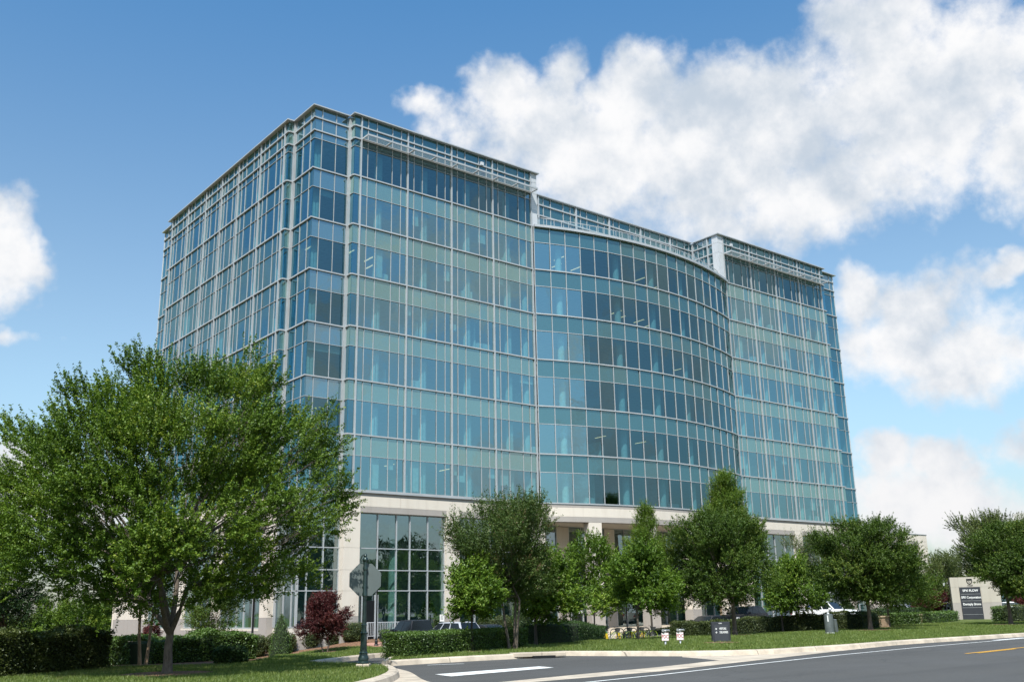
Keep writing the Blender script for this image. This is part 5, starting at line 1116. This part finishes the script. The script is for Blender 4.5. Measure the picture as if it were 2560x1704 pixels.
# ================================================================== vehicles
def car(name, label, p, rz, body, cabin, L, Wd, belt, mt, kind, ax=(.78, -.78), wr=.33, cat='car', tail=True):
    """outline lists in metres: x forward, z up; cabin narrows towards the roof"""
    t = thing(name, label, cat, (p[0], p[1], p[2]), rz)
    def arch(xc, r_): return [(xc+r_*math.cos(a), wr+r_*math.sin(a)) for a in np.linspace(0, PI, 9)]
    fa, ra = L/2-ax[0]-.05, -L/2-ax[1]+.05; r_ = wr+.07
    low = [(L/2-.05, .30)]+[(x, max(.26, z)) for x, z in arch(fa, r_)]+[(x, max(.26, z)) for x, z in arch(ra, r_)]+[(-L/2+.04, .30)]
    out = body+low; roofz = max(z for x, z in cabin)
    m_ = MB(); k = len(out); hw = Wd/2
    def yy(z): return hw*(1-.10*max(0, (.55-z))-.05*max(0, z-.75))
    n = len(m_.v); m_.v += [(x, -yy(z), z) for x, z in out]+[(x, yy(z), z) for x, z in out]
    m_.f.append(tuple(reversed(range(n, n+k)))); m_.f.append(tuple(range(n+k, n+2*k))); m_.m += [0, 0]
    for i in range(k): m_.f.append((n+i, n+(i+1) % k, n+k+(i+1) % k, n+k+i)); m_.m.append(0)
    b = m_.build('body', mt, t, True, .035)
    def cy(z, e=0.): return hw*(.93-.20*(z-belt)/(roofz-belt))+e
    m_ = MB(); k = len(cabin); m_.v += [(x, -cy(z), z) for x, z in cabin]+[(x, cy(z), z) for x, z in cabin]
    m_.f.append(tuple(reversed(range(k)))); m_.f.append(tuple(range(k, 2*k))); m_.m += [0, 0]
    for i in range(k): m_.f.append((i, (i+1) % k, k+(i+1) % k, k+i)); m_.m.append(0)
    m_.build('cabin', mt, t, True, .03)
    C_ = Vector((sum(x for x, z in cabin)/k, (belt+roofz)/2))
    top = [c for c in cabin if c[1] > belt+.05]; xr = [c for c in cabin if c[1] <= belt+.05]
    xf = max(x for x, z in xr); xb = min(x for x, z in xr); tf = max(x for x, z in top); tb_ = min(x for x, z in top)
    zb, zt = belt+.05, roofz-.09
    def xat(a, b_, z): f_ = (z-belt)/(roofz-belt); return a+(b_-a)*f_
    cuts = {'suv': (.0, .36, .40, .70, .74, 1.), 'sedan': (.0, .46, .50, 1.), 'pickup': (.0, .50, .54, 1.)}[kind]
    for s_ in (-1, 1):
        for a, c in zip(cuts[::2], cuts[1::2]):
            F_ = lambda f_, z: (xat(xb+.10, tb_+.10, z)+(xat(xf-.10, tf-.10, z)-xat(xb+.10, tb_+.10, z))*f_)
            P = [(F_(a, zb), s_*cy(zb, .008), zb), (F_(c, zb), s_*cy(zb, .008), zb), (F_(c, zt), s_*cy(zt, .008), zt), (F_(a, zt), s_*cy(zt, .008), zt)]
            g_ = MB(); g_.poly(P if s_ < 0 else P[::-1]); g_.build('side_window', CARG, t)
    for nm, xa, xt, sg in (('windscreen', xf, tf, 1), ('rear_window', xb, tb_, -1)):
        d_ = Vector((roofz-belt, -(xt-xa)))*sg; d_.normalize(); e = .01; P = []
        for z, s_ in ((zb, -1), (zb, 1), (zt+.02, 1), (zt+.02, -1)): x = xat(xa, xt, z)+abs(d_.x)*e*sg; P.append((x, s_*(cy(z)-.09), z+abs(d_.y)*e))
        g_ = MB(); g_.poly(P if sg > 0 else P[::-1]); g_.build(nm, CARG, t)
    for x in (fa, ra):
        for s_ in (-1, 1):
            m_ = MB(); y = s_*(hw-.10); m_.tube([(x, y-.11, wr), (x, y-.09, wr), (x, y+.09, wr), (x, y+.11, wr)], [wr-.04, wr, wr, wr-.04], 20); w_ = m_.build('wheel', RUB, t, True)
            m_ = MB(); yo = y+s_*.112; m_.tube([(x, yo-.01, wr), (x, yo+.004, wr)], wr*.30, 12)
            for k2 in range(6): a = k2*PI/3; m_.tube([(x, yo, wr), (x+math.cos(a)*wr*.66, yo, wr+math.sin(a)*wr*.66)], [.045, .03], 5)
            m_.tube([(x+wr*.66*math.cos(a), yo, wr+wr*.66*math.sin(a)) for a in np.linspace(0, 2*PI, 17)], .022, 5, False); m_.build('rim', SILV, w_)
    for s_ in (-1, 1):
        m_ = MB(); y = s_*(hw-.2); zt_ = min(.92, belt-.08); m_.box(-L/2-.012, -L/2+.25, min(y-.12*s_, y+.17*s_), max(y-.12*s_, y+.17*s_), zt_-.18, zt_); m_.build('tail_lamp', TREDL, t, bevel=.02)
        m_ = MB(); m_.box(L/2-.2, L/2-.03, min(y-.2*s_, y+.15*s_), max(y-.2*s_, y+.15*s_), zt_-.26, zt_-.10); m_.build('headlight', WSIGN, t, bevel=.02)
        m_ = MB(); m_.box(xf-.42, xf-.24, min(s_*(hw-.02), s_*(hw+.2)), max(s_*(hw-.02), s_*(hw+.2)), belt+.0, belt+.17); m_.build('wing_mirror', mt, t, bevel=.04)
    return t
def paint(n, c, r=.35): return simple(n, c, r, .0, .02, 1, coat=.08, spec=.22)
BLKC = paint('black_car_paint', (.014, .016, .021)); SILC = paint('pale_silver_car_paint', (.40, .42, .47)); DARKC = paint('dark_blue_car_paint', (.018, .021, .03)); WHC = paint('white_car_paint', (.78, .79, .80)); YELC = paint('lime_car_paint', (.42, .48, .05))
def onY(u, Y0): d = fw+cr*((u-1280)/FPX)-cu*((1600-852)/FPX); q_ = (Y0-CAM.y)/d.y; return CAM.x+d.x*q_
PK_B = [(2.76, .62), (2.72, .98), (2.55, 1.07), (1.25, 1.16), (1.15, 1.12), (-.75, 1.12), (-.8, 1.22), (-2.7, 1.20), (-2.74, .60)]; PK_C = [(1.35, 1.12), (.62, 1.80), (-.55, 1.84), (-.80, 1.78), (-.92, 1.12)]
SV_B = [(2.32, .55), (2.30, .82), (2.1, .95), (1.05, 1.05), (-2.2, 1.08), (-2.30, .9), (-2.32, .5)]; SV_C = [(1.25, 1.03), (.45, 1.60), (-.9, 1.66), (-1.75, 1.60), (-2.22, 1.05)]
SD_B = [(2.35, .52), (2.33, .72), (2.1, .84), (.95, .95), (-1.7, 1.0), (-2.25, .98), (-2.36, .8), (-2.36, .5)]; SD_C = [(1.1, .93), (.25, 1.36), (-.6, 1.42), (-1.1, 1.36), (-1.95, .98)]
xw = onY(978, -6.6)+.85; gzc = lambda x, y: gz(x, y)+.0
car('pickup_truck', 'black pickup truck parked behind the clipped near hedge', (xw, -8.0, gzc(xw, -8)), PI/2, PK_B, PK_C, 5.5, 1.88, 1.12, BLKC, 'pickup', wr=.38, cat='pickup truck')
car('suv', 'silver hatchback with red tail lamps next to the black pickup', (xw+2.95, -7.9, gzc(xw+3, -8)), PI/2+.02, SV_B, SV_C, 4.65, 1.86, 1.03, SILC, 'suv')
car('sedan', 'dark sedan at the right of the silver hatchback', (xw+5.75, -7.6, gzc(xw+6, -8)), PI/2-.02, SD_B, SD_C, 4.7, 1.82, .95, DARKC, 'sedan')
p = ground_at(1768, 76); car('sedan', 'low dark sedan behind the bumpy hedge, left of the dark sport utility car', (p.x, p.y, p.z), PI+.1, SD_B, SD_C, 4.7, 1.85, .95, DARKC, 'sedan')
p = ground_at(1860, 82); car('suv', 'dark sport utility car behind the dense oak trunks', (p.x, p.y, p.z+.12), PI+.15, SV_B, SV_C, 4.7, 1.9, 1.03, DARKC, 'suv')
p = ground_at(2062, 86); car('pickup_truck', 'white pickup truck behind the bumpy hedge', (p.x, p.y, p.z+.08), -PI/2+.12, PK_B, PK_C, 5.6, 1.95, 1.12, WHC, 'pickup', wr=.38, cat='pickup truck')
p = ground_at(2245, 100); car('sedan', 'silver car with only its roof over the hedge by the cone shrub', (p.x, p.y, p.z+.15), PI/2, SD_B, SD_C, 4.7, 1.85, .95, SILC, 'sedan')
p = ground_at(2362, 100); car('sedan', 'pale blue car half hidden left of the tall stone sign', (p.x, p.y, p.z), -PI/2+.3, SD_B, SD_C, 4.7, 1.85, .95, SILC, 'sedan')
p = ground_at(2385, 108); car('suv', 'white car touching the left edge of the stone sign', (p.x, p.y, p.z), -PI/2+.4, SV_B, SV_C, 4.7, 1.85, 1.03, WHC, 'suv')
p = ground_at(2510, 100); car('sedan', 'white and blue car behind the right stone pillar', (p.x, p.y, p.z+.2), PI/2+.6, SD_B, SD_C, 4.7, 1.85, .95, WHC, 'sedan')
p = ground_at(2555, 108); car('suv', 'lime yellow car at the right edge of the photo', (p.x, p.y, p.z+.1), PI/2+.7, SV_B, SV_C, 4.7, 1.85, 1.03, YELC, 'suv')
# ================================================================== far building at the right
pb = ground_at(2640, 230); t = thing('far_glass_building', 'distant blue glass building seen over the trees at the right edge', 'building', (pb.x, pb.y, 0), -yaw+.35)
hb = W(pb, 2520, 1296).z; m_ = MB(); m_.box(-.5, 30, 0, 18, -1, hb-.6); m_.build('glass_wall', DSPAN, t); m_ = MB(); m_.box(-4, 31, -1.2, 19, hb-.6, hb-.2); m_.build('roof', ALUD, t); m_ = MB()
m2 = MB(); m2.box(4, 20, 2, 12, hb-.2, hb+2.2); m2.build('rooftop_block', STONE, t); bar0 = MB(); bar0.box(-.08, .08, -.12, -.01, 0, hb-.6); b0 = bar0.build('mullion', ALU, t)
for k in range(1, 14): c = b0.copy(); link(c); c.parent = t; c.location = (k*2.2, 0, 0)
